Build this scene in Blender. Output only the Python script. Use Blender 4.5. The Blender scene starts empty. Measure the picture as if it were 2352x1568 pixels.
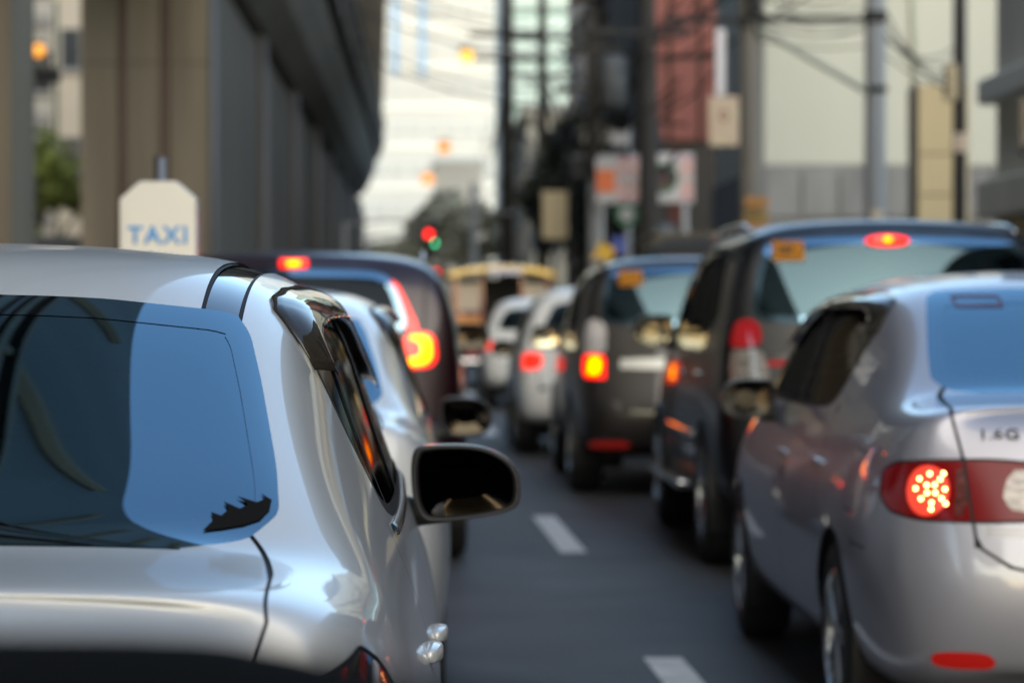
import bpy, bmesh, math, random
import numpy as np
from mathutils import Vector, Matrix
from mathutils.bvhtree import BVHTree
random.seed(7)
rng = np.random.default_rng(11)
SC = bpy.context.scene
COL = SC.collection
R = math.radians

# ------------------------------------------------------------------ camera, sky, sun, exposure
EYE = Vector((0.0, 0.0, 1.33))
FPX = 6200.0                                   # focal length in pixels of a 2352 wide frame
cam_d = bpy.data.cameras.new('camera')
cam = bpy.data.objects.new('camera', cam_d); COL.objects.link(cam)
cam.location = EYE
cam.rotation_euler = (R(90) - math.atan(56 / FPX), 0, -math.atan(191 / FPX))
cam_d.sensor_width = 36.0
cam_d.lens = 36.0 * FPX / 2352.0
cam_d.clip_start = 0.05; cam_d.clip_end = 3000
cam_d.dof.use_dof = True
cam_d.dof.focus_distance = 4.35
cam_d.dof.aperture_fstop = 4.1
cam_d.dof.aperture_blades = 0
SC.camera = cam

SUN_AZ, SUN_EL = R(172), R(27)                 # low behind the camera, softened by haze
world = bpy.data.worlds.new('World'); SC.world = world; world.use_nodes = True
wn = world.node_tree.nodes; wl = world.node_tree.links
bg = wn['Background']
sky = wn.new('ShaderNodeTexSky'); sky.sky_type = 'NISHITA'; sky.sun_disc = False
sky.sun_elevation = SUN_EL; sky.sun_rotation = SUN_AZ
sky.air_density = 1.2; sky.dust_density = 0.4; sky.ozone_density = 5.0; sky.altitude = 20
wl.new(sky.outputs[0], bg.inputs[0]); bg.inputs[1].default_value = 0.15
sun_d = bpy.data.lights.new('sun', 'SUN'); sun_d.energy = 0.6; sun_d.angle = R(55); sun_d.color = (1.0, 0.90, 0.76)
sun = bpy.data.objects.new('sun', sun_d); COL.objects.link(sun)
sdir = Vector((math.sin(SUN_AZ) * math.cos(SUN_EL), math.cos(SUN_AZ) * math.cos(SUN_EL), math.sin(SUN_EL)))
sun.rotation_euler = sdir.to_track_quat('Z', 'Y').to_euler()
sun.location = (5, -60, 40)
SC.view_settings.view_transform = 'Standard'; SC.view_settings.look = 'None'
SC.view_settings.gamma = 1.0; SC.view_settings.exposure = 1.78
SC.view_settings.use_white_balance = True; SC.view_settings.white_balance_temperature = 8500; SC.view_settings.white_balance_tint = 8
SC.view_settings.use_curve_mapping = False
SC.render.engine = 'CYCLES'
SC.cycles.use_denoising = True
SC.cycles.max_bounces = 8; SC.cycles.transparent_max_bounces = 16
SC.cycles.sample_clamp_indirect = 6.0
SC.cycles.caustics_reflective = False; SC.cycles.caustics_refractive = False

# ------------------------------------------------------------------ materials
def mat(name, col=(.5,.5,.5), rough=.5, metal=0.0, coat=0.0, coat_rough=.03, emit=None, estr=0.0, spec=.5,
        noise=None, bump=None, ior=1.5):
    """noise = (scale, amount, second colour or None, stretch z); bump = (scale, strength)"""
    m = bpy.data.materials.new(name); m.use_nodes = True
    nt = m.node_tree; b = nt.nodes['Principled BSDF']
    c4 = (*col, 1)
    b.inputs['Base Color'].default_value = c4
    b.inputs['Roughness'].default_value = rough
    b.inputs['Metallic'].default_value = metal
    b.inputs['Coat Weight'].default_value = coat
    b.inputs['Coat Roughness'].default_value = coat_rough
    b.inputs['Specular IOR Level'].default_value = spec
    b.inputs['IOR'].default_value = ior
    if emit:
        b.inputs['Emission Color'].default_value = (*emit, 1); b.inputs['Emission Strength'].default_value = estr
    if noise or bump:
        tc = nt.nodes.new('ShaderNodeTexCoord')
    if noise:
        sc, am, c2, st = noise
        mp = nt.nodes.new('ShaderNodeMapping'); mp.inputs['Scale'].default_value = (1, 1, st)
        nt.links.new(tc.outputs['Object'], mp.inputs[0])
        n = nt.nodes.new('ShaderNodeTexNoise'); n.inputs['Scale'].default_value = sc; n.inputs['Detail'].default_value = 6
        nt.links.new(mp.outputs[0], n.inputs[0])
        rp = nt.nodes.new('ShaderNodeValToRGB'); rp.color_ramp.elements[0].position = .35; rp.color_ramp.elements[1].position = .68
        lo = c2 if c2 else tuple(x * (1 - am) for x in col)
        rp.color_ramp.elements[0].color = (*lo, 1); rp.color_ramp.elements[1].color = c4
        nt.links.new(n.outputs[0], rp.inputs[0]); nt.links.new(rp.outputs[0], b.inputs['Base Color'])
    if bump:
        n2 = nt.nodes.new('ShaderNodeTexNoise'); n2.inputs['Scale'].default_value = bump[0]; n2.inputs['Detail'].default_value = 5
        nt.links.new(tc.outputs['Object'], n2.inputs[0])
        bp = nt.nodes.new('ShaderNodeBump'); bp.inputs['Strength'].default_value = bump[1]; bp.inputs['Distance'].default_value = .01
        nt.links.new(n2.outputs[0], bp.inputs['Height']); nt.links.new(bp.outputs[0], b.inputs['Normal'])
    return m

def paint(name, col, metal=.55, rough=.32, coat=.8, cr=.02):
    return mat(name, col, rough, metal, coat, cr)

def glossy_black(name, ior, refl=(.46, .80, 1.0)):
    m = bpy.data.materials.new(name); m.use_nodes = True
    nt = m.node_tree; nt.nodes.clear()
    out = nt.nodes.new('ShaderNodeOutputMaterial'); mx = nt.nodes.new('ShaderNodeMixShader')
    df = nt.nodes.new('ShaderNodeBsdfDiffuse'); df.inputs[0].default_value = (.006, .006, .007, 1)
    gl = nt.nodes.new('ShaderNodeBsdfGlossy'); gl.inputs['Roughness'].default_value = 0.0; gl.inputs[0].default_value = (*refl, 1)
    fr = nt.nodes.new('ShaderNodeFresnel'); fr.inputs[0].default_value = ior
    nt.links.new(fr.outputs[0], mx.inputs[0]); nt.links.new(df.outputs[0], mx.inputs[1]); nt.links.new(gl.outputs[0], mx.inputs[2])
    nt.links.new(mx.outputs[0], out.inputs[0])
    return m

def glass(name, tint, ior=1.75, rough=0.0, refl=(.46, .80, 1.0)):
    m = bpy.data.materials.new(name); m.use_nodes = True
    nt = m.node_tree; nt.nodes.clear()
    out = nt.nodes.new('ShaderNodeOutputMaterial'); mx = nt.nodes.new('ShaderNodeMixShader')
    tr = nt.nodes.new('ShaderNodeBsdfTransparent'); tr.inputs[0].default_value = (*tint, 1)
    gl = nt.nodes.new('ShaderNodeBsdfGlossy'); gl.inputs['Roughness'].default_value = rough
    gl.inputs[0].default_value = (*refl, 1)
    fr = nt.nodes.new('ShaderNodeFresnel'); fr.inputs[0].default_value = ior
    nt.links.new(fr.outputs[0], mx.inputs[0]); nt.links.new(tr.outputs[0], mx.inputs[1]); nt.links.new(gl.outputs[0], mx.inputs[2])
    nt.links.new(mx.outputs[0], out.inputs[0])
    return m

M = {}
M['silver'] = paint('silver_paint', (.64, .65, .64), .32, .40, .7, .045)
M['silver2'] = paint('silver_lilac_paint', (.37, .37, .42), .35, .38, .8)
M['white'] = paint('white_paint', (.80, .79, .75), .0, .35)
M['black'] = paint('black_paint', (.006, .006, .007), .0, .35, .45)
M['grey'] = paint('bronze_grey_paint', (.024, .019, .017), .3, .35, .55)
M['maroon'] = paint('maroon_paint', (.020, .0042, .006), .2, .35, .5)
M['taxi'] = paint('taxi_white_paint', (.62, .63, .62), .0, .35)
M['seam'] = mat('seam_black', (.006, .006, .007), .7)
M['trim'] = mat('black_trim', (.012, .012, .013), .28, coat=.4)
M['rubber'] = mat('rubber', (.015, .015, .016), .75, noise=(40, .4, None, 1))
M['plastic'] = mat('dark_plastic', (.022, .022, .023), .5, bump=(160, .1))
M['lining'] = mat('cabin_lining', (.035, .034, .033), .9)
M['seat'] = mat('seat_cloth', (.03, .029, .029), .85, bump=(220, .2))
M['chrome'] = mat('chrome', (.75, .75, .76), .08, 1.0)
M['alloy'] = mat('alloy_rim', (.45, .46, .48), .25, .9)
M['tint'] = glass('tinted_glass', (.08, .085, .09), 4.2)
M['tint_suv'] = glass('suv_rear_glass', (.07, .07, .075), 1.9, 0.0, (.42, .70, .80))
M['tint_hero'] = glass('hero_rear_glass', (.16, .17, .17), 4.2)
M['tint_side'] = glass('side_glass', (.06, .06, .06), 1.32, .06, (.38, .36, .33))
M['seal'] = mat('window_seal', (.010, .010, .011), .55, spec=.2)
M['tint_dark'] = glass('dark_tinted_glass', (.05, .052, .055), 1.75)
M['tint_black'] = glass('black_glass', (.02, .02, .02), 1.4, 0.0, (.25, .33, .42))
M['tint_light'] = glass('clear_glass', (.45, .55, .52), 1.5)
M['smoke'] = glass('smoked_acrylic', (.16, .13, .11), 1.6)
M['mirror'] = mat('mirror_glass', (.022, .020, .020), .04, 1.0)  # near black: the dark reflection is put into the glass colour
M['lamp_red'] = mat('red_lamp_lens', (.22, .006, .008), .12, coat=1.0)
M['lamp_dull'] = mat('dull_red_lens', (.10, .004, .006), .15, coat=1.0)
M['lamp_clear'] = mat('clear_lamp_lens', (.44, .38, .33), .2, .1, coat=.6, noise=(30, .65, None, 3))
M['lit_red'] = mat('lit_red_lens', (.3, .01, .01), .3, emit=(1.0, .012, .006), estr=.75, coat=.6)
M['lit_core'] = mat('lit_brake_core', (.3, .05, .01), .3, emit=(1.0, .26, .015), estr=9.0)
M['lit_led'] = mat('lit_led', (.4, .3, .2), .3, emit=(1.0, .56, .20), estr=5.5)
M['reflector'] = mat('glowing_red_reflector', (.30, .008, .01), .2, coat=1.0, emit=(1, .02, .01), estr=.06)  # no lamp, its gleam is painted in as faint emission
M['orange'] = mat('orange_sticker', (.85, .34, .02), .6)
M['ink'] = mat('black_ink', (.01, .01, .01), .6)

# ------------------------------------------------------------------ mesh helpers
def link(name, me, m=None, parent=None, smooth=False):
    if isinstance(me, bmesh.types.BMesh):
        bm = me; me = bpy.data.meshes.new(name); bm.normal_update(); bm.to_mesh(me); bm.free()
    if m is not None:
        me.materials.clear(); me.materials.append(m)
    if smooth:
        me.polygons.foreach_set('use_smooth', [True] * len(me.polygons))
    o = bpy.data.objects.new(name, me); COL.objects.link(o)
    if parent is not None: o.parent = parent
    return o

def tag(o, label, cat, group=None, kind=None):
    if label: o['label'] = label
    if cat: o['category'] = cat
    if group: o['group'] = group
    if kind: o['kind'] = kind
    return o

def empty(name, loc=(0,0,0), rz=0.0, label=None, cat=None, group=None):
    o = bpy.data.objects.new(name, None); COL.objects.link(o)
    o.location = loc; o.rotation_euler = (0, 0, rz); o.empty_display_size = .2
    return tag(o, label, cat, group)

def box(bm, c, s, rot=None, bevel=0.0, seg=2):
    r = bmesh.ops.create_cube(bm, size=1.0)
    vs = r['verts']
    bmesh.ops.scale(bm, vec=Vector(s), verts=vs)
    if bevel > 0:
        es = list({e for v in vs for e in v.link_edges})
        rb = bmesh.ops.bevel(bm, geom=es, offset=bevel, segments=seg, profile=.5, affect='EDGES')
        vs = list({v for f in rb['faces'] for v in f.verts} | {v for v in vs if v.is_valid})
    if rot: bmesh.ops.rotate(bm, cent=(0,0,0), matrix=rot, verts=vs)
    bmesh.ops.translate(bm, vec=Vector(c), verts=vs)
    return vs

def mbox(name, c, s, m, parent=None, rot=None, bevel=0.0):
    bm = bmesh.new(); box(bm, c, s, rot, bevel)
    return link(name, bm, m, parent)

def tube(bm, pts, rad, seg=8, closed=False):
    pts = [Vector(p) for p in pts]; n = len(pts); rings = []
    rads = rad if isinstance(rad, (list, tuple)) else [rad] * n
    prev = None
    for i, p in enumerate(pts):
        a = pts[i-1] if (i > 0 or closed) else p
        b = pts[(i+1) % n] if (i < n-1 or closed) else p
        t = (b - a).normalized() if (b - a).length > 1e-9 else Vector((0,0,1))
        if prev is None:
            up = Vector((0,0,1)) if abs(t.z) < .9 else Vector((1,0,0))
            u = t.cross(up).normalized()
        else:
            u = (prev - t * prev.dot(t)).normalized()
        prev = u; w = t.cross(u)
        rings.append([bm.verts.new(p + (u*math.cos(2*math.pi*k/seg) + w*math.sin(2*math.pi*k/seg)) * rads[i]) for k in range(seg)])
    rng_ = range(n if closed else n-1)
    for i in rng_:
        A, B = rings[i], rings[(i+1) % n]
        for k in range(seg):
            bm.faces.new((A[k], A[(k+1) % seg], B[(k+1) % seg], B[k]))
    if not closed:
        bm.faces.new(rings[0][::-1]); bm.faces.new(rings[-1])

def mtube(name, pts, rad, m, parent=None, seg=8, closed=False):
    bm = bmesh.new(); tube(bm, pts, rad, seg, closed)
    return link(name, bm, m, parent, True)

def loft(bm, rings, caps=(True, True)):
    R_ = [[bm.verts.new(p) for p in r] for r in rings]; n = len(R_[0])
    for A, B in zip(R_, R_[1:]):
        for k in range(n):
            bm.faces.new((A[k], A[(k+1) % n], B[(k+1) % n], B[k]))
    if caps[0]: bm.faces.new(R_[0][::-1])
    if caps[1]: bm.faces.new(R_[-1])
    return R_

def chaikin(p, it=2, r=.25):
    p = np.array(p, float)
    for _ in range(it):
        q = np.roll(p, -1, 0)
        p = np.stack([p*(1-r) + q*r, p*r + q*(1-r)], 1).reshape(-1, 2)
    return p

def sdf(P, poly):
    """signed distance, negative inside the closed polygon"""
    A = np.asarray(poly, float); B = np.roll(A, -1, 0)
    d2 = np.full(len(P), 1e9); inside = np.zeros(len(P), bool)
    for a, b in zip(A, B):
        e = b - a; w = P - a
        t = np.clip((w @ e) / max(e @ e, 1e-12), 0, 1)
        d = w - t[:, None] * e
        d2 = np.minimum(d2, (d * d).sum(1))
        c = (a[1] > P[:, 1]) != (b[1] > P[:, 1])
        if abs(e[1]) > 1e-12:
            inside ^= c & (P[:, 0] < e[0] * (P[:, 1] - a[1]) / e[1] + a[0])
    return np.where(inside, -1, 1) * np.sqrt(d2)

def pdist(P, line):
    A = np.asarray(line, float); d2 = np.full(len(P), 1e9)
    for a, b in zip(A, A[1:]):
        e = b - a; w = P - a
        t = np.clip((w @ e) / max(e @ e, 1e-12), 0, 1)
        d = w - t[:, None] * e
        d2 = np.minimum(d2, (d * d).sum(1))
    return np.sqrt(d2)

def spdist(P, line):
    """distance to a polyline and the side of it"""
    A = np.asarray(line, float); d2 = np.full(len(P), 1e9); sg = np.ones(len(P))
    for a, b in zip(A, A[1:]):
        e = b - a; w = P - a
        t = np.clip((w @ e) / max(e @ e, 1e-12), 0, 1)
        d = w - t[:, None] * e; q = (d * d).sum(1)
        m = q < d2; d2 = np.where(m, q, d2)
        sg = np.where(m, np.where(e[0]*w[:, 1] - e[1]*w[:, 0] >= 0, 1.0, -1.0), sg)
    return np.sqrt(d2), sg

def text_mesh(name, s, size, m, parent=None, loc=(0,0,0), rot=(0,0,0), depth=.002, bold=0.0, sx=1.0, spacing=1.0, bev=0.0):
    cu = bpy.data.curves.new(name, 'FONT'); cu.body = s; cu.size = size; cu.extrude = depth; cu.offset = bold; cu.space_character = spacing; cu.bevel_depth = bev; cu.bevel_resolution = 0
    cu.align_x = 'CENTER'; cu.align_y = 'CENTER'; cu.resolution_u = 3
    t = bpy.data.objects.new(name, cu); COL.objects.link(t)
    dg = bpy.context.evaluated_depsgraph_get()
    me = bpy.data.meshes.new_from_object(t.evaluated_get(dg))
    bpy.data.objects.remove(t); bpy.data.curves.remove(cu)
    o = link(name, me, m, parent)
    o.location = loc; o.rotation_euler = rot; o.scale = (sx, 1, 1)
    return o

def W(x, y, d):
    """world point seen at a pixel of the 2352 wide frame, at distance d along the street"""
    return Vector(((x - 985) * d / FPX, d, 1.33 + (728 - y) * d / FPX))
# ------------------------------------------------------------------ car bodies
# A body is one cage of cross sections, smoothed, then split along curves into panels, glass and lamps.
class Body:
    def __init__(s, stations, level=3, capfr=(.62,), rear_bulge=.08, front_bulge=.12):
        """station: list of 10 (x, y, z), from the underside centre up to the roof centre"""
        V, F = [], []
        n = len(stations[0]); ns = len(stations)
        idx = []                                   # per station: full ring of vertex ids
        for st in stations:
            ring = []
            for (x, y, z) in st: ring.append(len(V)); V.append((x, y, z))
            left = []
            for (x, y, z) in st[1:-1][::-1]: left.append(len(V)); V.append((-x, y, z))
            idx.append(ring + left)
        rl = len(idx[0])
        for a, b in zip(idx, idx[1:]):
            for k in range(rl):
                F.append((a[k], b[k], b[(k+1) % rl], a[(k+1) % rl]))
        for end, bul in ((0, -rear_bulge), (ns-1, front_bulge)):
            st = stations[end]; ring = idx[end]
            rows = []
            cols = [-1] + [-c for c in capfr] + [0] + list(capfr[::-1]) + [1]
            for i in range(1, n-1):
                x, y, z = st[i]; row = []
                for c in cols:
                    if c == 1: row.append(ring[i])
                    elif c == -1: row.append(ring[rl - i])
                    else:
                        row.append(len(V)); V.append((x*c, y + bul*(1 - abs(c)**1.7), z))
                rows.append(row)
            nc = len(cols); fl = []
            for r0, r1 in zip(rows, rows[1:]):
                for k in range(nc-1): fl.append((r0[k], r0[k+1], r1[k+1], r1[k]))
            for k in range(nc-1):
                fl.append((rows[0][k+1], rows[0][k], ring[0])); fl.append((rows[-1][k], rows[-1][k+1], ring[n-1]))
            F += fl if end == 0 else [f[::-1] for f in fl]
        me = bpy.data.meshes.new('cage'); me.from_pydata(V, [], F); me.update()
        o = bpy.data.objects.new('cage', me); COL.objects.link(o)
        md = o.modifiers.new('s', 'SUBSURF'); md.levels = level; md.render_levels = level
        dg = bpy.context.evaluated_depsgraph_get()
        me2 = bpy.data.meshes.new_from_object(o.evaluated_get(dg))
        bpy.data.objects.remove(o); bpy.data.meshes.remove(me)
        bm = bmesh.new(); bm.from_mesh(me2); bpy.data.meshes.remove(me2)
        bmesh.ops.recalc_face_normals(bm, faces=bm.faces)
        bm.normal_update()
        s.bm = bm
        s.nl = bm.verts.layers.float_vector.new('nn'); s.tl = bm.faces.layers.int.new('tag')
        for v in bm.verts: v[s.nl] = v.normal
        s.bvh = BVHTree.FromBMesh(bm)
        s.names = ['body']

    def arrays(s):
        bm = s.bm; bm.verts.index_update()
        co = np.array([v.co[:] for v in bm.verts]); nn = np.array([v[s.nl][:] for v in bm.verts])
        return co, nn

    def cut(s, fun, name, mask=None, only=None, nosplit=False):
        """split along fun = 0; faces with fun < 0 get the tag"""
        bm = s.bm; nl, tl = s.nl, s.tl
        if name not in s.names: s.names.append(name)
        t = s.names.index(name); onlyi = None if only is None else {s.names.index(x) for x in only if x in s.names}
        co, nn = s.arrays()
        mk = np.ones(len(co), bool) if mask is None else mask(co, nn)
        val = np.full(len(co), 1.0)
        if mk.any(): val[mk] = fun(co[mk])
        val = np.where(np.abs(val) < 3e-4, np.where(val < 0, -3e-4, 3e-4), val)
        bm.verts.ensure_lookup_table()
        neg = [bm.verts[i] for i in np.nonzero(mk & (val < 0))[0]]
        todo = []
        if not nosplit:
            for v in neg:
                for e in v.link_edges:
                    o = e.other_vert(v).index
                    if mk[o] and val[o] >= 0: todo.append(e)
        new = set(); faces = set()
        for e in todo:
            a, b = e.verts; va, vb = val[a.index], val[b.index]
            tt = va / (va - vb)
            na = Vector(a[nl]); nb = Vector(b[nl])
            for f in e.link_faces: faces.add(f)
            _, v = bmesh.utils.edge_split(e, a, tt)
            v[nl] = (na.lerp(nb, tt)).normalized()
            new.add(v)
        for f in list(faces):
            if not f.is_valid: continue
            cand = [v for v in f.verts if v in new]
            guard = 0; ff = f
            while len(cand) >= 2 and guard < 3:
                guard += 1
                try:
                    tn = ff[tl]
                    r = bmesh.utils.face_split(ff, cand[0], cand[1])
                    if r and r[0]: r[0][tl] = tn
                except Exception: pass
                cand = cand[2:]
                if len(cand) >= 2 and r and r[0] and all(v in r[0].verts for v in cand[:2]): ff = r[0]
        fl = list({f for v in neg for f in v.link_faces} | {f for v in new for f in v.link_faces})
        if not fl: return
        cc = np.array([f.calc_center_median()[:] for f in fl])
        fn = np.array([sum((Vector(v[nl]) for v in f.verts), Vector())[:] for f in fl])
        fn /= np.maximum(np.linalg.norm(fn, axis=1), 1e-9)[:, None]
        mk = np.ones(len(fl), bool) if mask is None else mask(cc, fn)
        vv = np.full(len(fl), 1.0)
        if mk.any(): vv[mk] = fun(cc[mk])
        for i in np.nonzero(vv < 0)[0]:
            f = fl[i]
            if onlyi is None or f[tl] in onlyi: f[tl] = t

    def band(s, uv, line, w, name, mask, only, closed=False):
        """a strip of width w along a line: split on both its sides, then tag what lies between"""
        line = np.asarray(line, float)
        if closed: line = np.r_[line, line[:1]]
        for h in (w/2, -w/2):
            s.split(uv, line, h, mask, w)
        s.cut(lambda c: np.where(pdist(uv(c), line) < w/2*1.05, -1.0, 1.0), name, mask, only, nosplit=True)

    def split(s, uv, line, h, mask, w):
        bm = s.bm; nl, tl = s.nl, s.tl
        co, nn = s.arrays()
        mk = mask(co, nn); P = uv(co)
        d2, sg = spdist(P, line)
        near = mk & (d2 < .12)
        val = sg*d2 - h
        val = np.where(np.abs(val) < 1e-4, np.where(val < 0, -1e-4, 1e-4), val)
        bm.verts.ensure_lookup_table(); el = []; ev = []
        for i in np.nonzero(near & (val < 0))[0]:
            for e in bm.verts[i].link_edges:
                o = e.other_vert(bm.verts[i]).index
                if near[o] and val[o] >= 0: el.append(e); ev.append((i, o))
        if not el: return
        ev = np.array(ev); a_, b_ = ev[:, 0], ev[:, 1]
        t = val[a_] / (val[a_] - val[b_])
        for _ in range(4):                                  # refine the crossing
            q = co[a_]*(1-t)[:, None] + co[b_]*t[:, None]
            dq, sq = spdist(uv(q), line); vq = sq*dq - h
            t = np.clip(t + vq / np.maximum(np.abs(val[a_] - val[b_]), 1e-6) * np.sign(val[a_]) , .02, .98)
        q = co[a_]*(1-t)[:, None] + co[b_]*t[:, None]
        dq, sq = spdist(uv(q), line)
        ok = (np.abs(dq - abs(h)) < .004) & ((sq*h) >= 0)
        todo = [(e, tt, int(av)) for e, tt, o, av in zip(el, t, ok, a_) if o]
        new = set(); faces = set()
        for e, tt, av in todo:
            a = e.verts[0] if e.verts[0].index == av else e.verts[1]; b = e.other_vert(a)
            na = Vector(a[nl]); nb = Vector(b[nl])
            for f in e.link_faces: faces.add(f)
            _, v = bmesh.utils.edge_split(e, a, float(tt)); v[nl] = na.lerp(nb, float(tt)).normalized(); new.add(v)
        for f in list(faces):
            if not f.is_valid: continue
            cand = [v for v in f.verts if v in new]
            if len(cand) == 2:
                try:
                    tn = f[tl]; r = bmesh.utils.face_split(f, cand[0], cand[1])
                    if r and r[0]: r[0][tl] = tn
                except Exception: pass

    # views
    def side(s, poly, name, only=None, off=0.0, which=0, ymin=-9, ymax=99):
        p = np.asarray(poly)
        s.cut(lambda c: sdf(c[:, 1:3], p) + off, name,
              lambda c, n: (np.abs(n[:, 0]) > .22) & ((c[:, 0]*which > 0) if which else True) & (c[:, 1] > ymin) & (c[:, 1] < ymax), only)
    def side_line(s, line, w, name='seam', only=('body',), which=0):
        s.band(lambda c: c[:, 1:3], line, w, name,
               lambda c, n: (np.abs(n[:, 0]) > .22) & ((c[:, 0]*which > 0) if which else True), only)
    def rear(s, poly, name, only=None, off=0.0, ymax=1.5, wrap=0.0, mirror=True, nmin=-.05, zmin=-1):
        p = np.asarray(poly)
        def uv(c):
            x = np.abs(c[:, 0]) if mirror else c[:, 0]
            return np.stack([x + wrap * c[:, 1], c[:, 2]], 1)
        s.cut(lambda c: sdf(uv(c), p) + off, name, lambda c, n: (n[:, 1] < nmin) & (c[:, 1] < ymax) & (c[:, 2] > zmin), only)
    def rear_line(s, line, w, name='seam', only=('body',), ymax=1.5, wrap=0.0, nmin=-.05):
        def uv(c): return np.stack([np.abs(c[:, 0]) + wrap * c[:, 1], c[:, 2]], 1)
        s.band(uv, line, w, name, lambda c, n: (n[:, 1] < nmin) & (c[:, 1] < ymax), only)
    def top(s, poly, name, only=None, off=0.0, zmin=.6, nmin=.3):
        p = np.asarray(poly)
        s.cut(lambda c: sdf(np.stack([np.abs(c[:, 0]), c[:, 1]], 1), p) + off, name, lambda c, n: (n[:, 2] > nmin) & (c[:, 2] > zmin), only)
    def top_line(s, line, w, name='seam', only=('body',), zmin=.6, nmin=.15):
        s.band(lambda c: np.stack([np.abs(c[:, 0]), c[:, 1]], 1), line, w, name, lambda c, n: (n[:, 2] > nmin) & (c[:, 2] > zmin), only)
    def front(s, poly, name, only=None, off=0.0, ymin=2.0):
        p = np.asarray(poly)
        s.cut(lambda c: sdf(np.stack([np.abs(c[:, 0]), c[:, 2]], 1), p) + off, name, lambda c, n: (n[:, 1] > .05) & (c[:, 1] > ymin), only)

    def part(s, name, obname, m, parent, split_x=False, offset=0.0, label=None):
        """objects made of the faces with this tag; split_x gives one each side"""
        if name not in s.names: return []
        t = s.names.index(name); res = []
        s.bm.verts.index_update()
        fs = [f for f in s.bm.faces if f[s.tl] == t]
        groups = [fs]
        if split_x:
            groups = [[f for f in fs if f.calc_center_median().x < 0], [f for f in fs if f.calc_center_median().x >= 0]]
        for g in groups:
            if not g: continue
            vi = {}; co = []; nn = []; fc = []
            for f in g:
                q = []
                for v in f.verts:
                    k = v.index
                    if k not in vi:
                        vi[k] = len(co); n = Vector(v[s.nl]); co.append((v.co + n*offset)[:]); nn.append(n[:])
                    q.append(vi[k])
                fc.append(q)
            me = bpy.data.meshes.new(obname); me.from_pydata(co, [], fc); me.update()
            me.polygons.foreach_set('use_smooth', [True]*len(me.polygons))
            me.normals_split_custom_set_from_vertices(nn)
            res.append(link(obname, me, m, parent))
        return res

    def surf(s, o, d):
        h = s.bvh.ray_cast(Vector(o), Vector(d))
        if h[0] is None: return None, None
        return h[0], h[1]
    def on_side(s, y, z, sx=1):
        """point and normal of the flank at (y, z)"""
        p, n = s.surf((3*sx, y, z), (-sx, 0, 0))
        return p, n
    def on_rear(s, x, z):
        return s.surf((x, -3, z), (0, 1, 0))

def ring10(y, W, xb, zb, x6, z6, xr, zr, zt, zu=.2, zs=.24, zm=.52, z4=.74, x4=None, dy=None, f8=.55, k8=.78, x2=None):
    x4 = W - .005 if x4 is None else x4
    P = [(0, zu), (W*.78, zu), ((W-.035) if x2 is None else x2, zs), (W, zm), (x4, z4), (xb, zb), (x6, z6), (xr, zr), (xr*f8, zr + (zt-zr)*k8), (0, zt)]
    dy = dy or [0]*10
    return [(x, y + dy[i], z) for i, (x, z) in enumerate(P)]

def make_wheel(parent, loc, r, w, side, rimmat, name='wheel'):
    """tyre with a spoked rim as its child; side = +1 the outer face looks to +x"""
    bm = bmesh.new(); seg = 40
    prof = [(-w/2, r*.66), (-w/2, r*.80), (-w*.46, r*.93), (-w*.36, r*.985), (-w*.1, r), (w*.1, r), (w*.36, r*.985), (w*.46, r*.93), (w/2, r*.80), (w/2, r*.66), (w*.3, r*.64), (-w*.3, r*.64)]
    rings = [[(x, rr*math.cos(2*math.pi*k/seg), rr*math.sin(2*math.pi*k/seg)) for k in range(seg)] for x, rr in prof + prof[:1]]
    loft(bm, rings, (False, False)); bmesh.ops.remove_doubles(bm, verts=bm.verts, dist=1e-5)
    bmesh.ops.recalc_face_normals(bm, faces=bm.faces)
    t = link(name, bm, M['rubber'], parent, True); t.location = loc
    bm = bmesh.new(); o = side*w*.5
    prof = [(o*.96, r*.665), (o*1.0, r*.64), (o*.9, r*.61), (o*.2, r*.58), (-o*.6, r*.58)]
    loft(bm, [[(x, rr*math.cos(2*math.pi*k/seg), rr*math.sin(2*math.pi*k/seg)) for k in range(seg)] for x, rr in prof], (False, False))
    for k in range(5):
        a = 2*math.pi*k/5 + .3
        for da in (-.13, .13):
            a2 = a + da
            rot = Matrix.Rotation(a2, 3, 'X')
            box(bm, rot @ Vector((o*.80, 0, r*.36)), (.025, r*.085, r*.5), rot, .006, 1)
    rr = r*.15
    loft(bm, [[(x, q*math.cos(2*math.pi*k/16), q*math.sin(2*math.pi*k/16)) for k in range(16)] for x, q in ((o*.55, rr), (o*.86, rr), (o*.92, rr*.7))])
    loft(bm, [[(x, q*math.cos(2*math.pi*k/24), q*math.sin(2*math.pi*k/24)) for k in range(24)] for x, q in ((o*.28, r*.44), (o*.34, r*.44))])
    link('rim', bm, rimmat, t, False)
    return t

def wheel_well(parent, y, z, r, sx, xo, xi):
    bm = bmesh.new(); n = 20
    A = [(sx*xo, y + r*math.cos(math.pi*(k/(n-1)*1.3-.15)), z + r*math.sin(math.pi*(k/(n-1)*1.3-.15))) for k in range(n)]
    a = [bm.verts.new(p) for p in A]; b = [bm.verts.new((sx*xi, p[1], p[2])) for p in A]
    for k in range(n-1): bm.faces.new((a[k], a[k+1], b[k+1], b[k]))
    c = bm.verts.new((sx*xi, y, z))
    for k in range(n-1): bm.faces.new((b[k], b[k+1], c))
    return link('wheel_well', bm, M['plastic'], parent, True)

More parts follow.
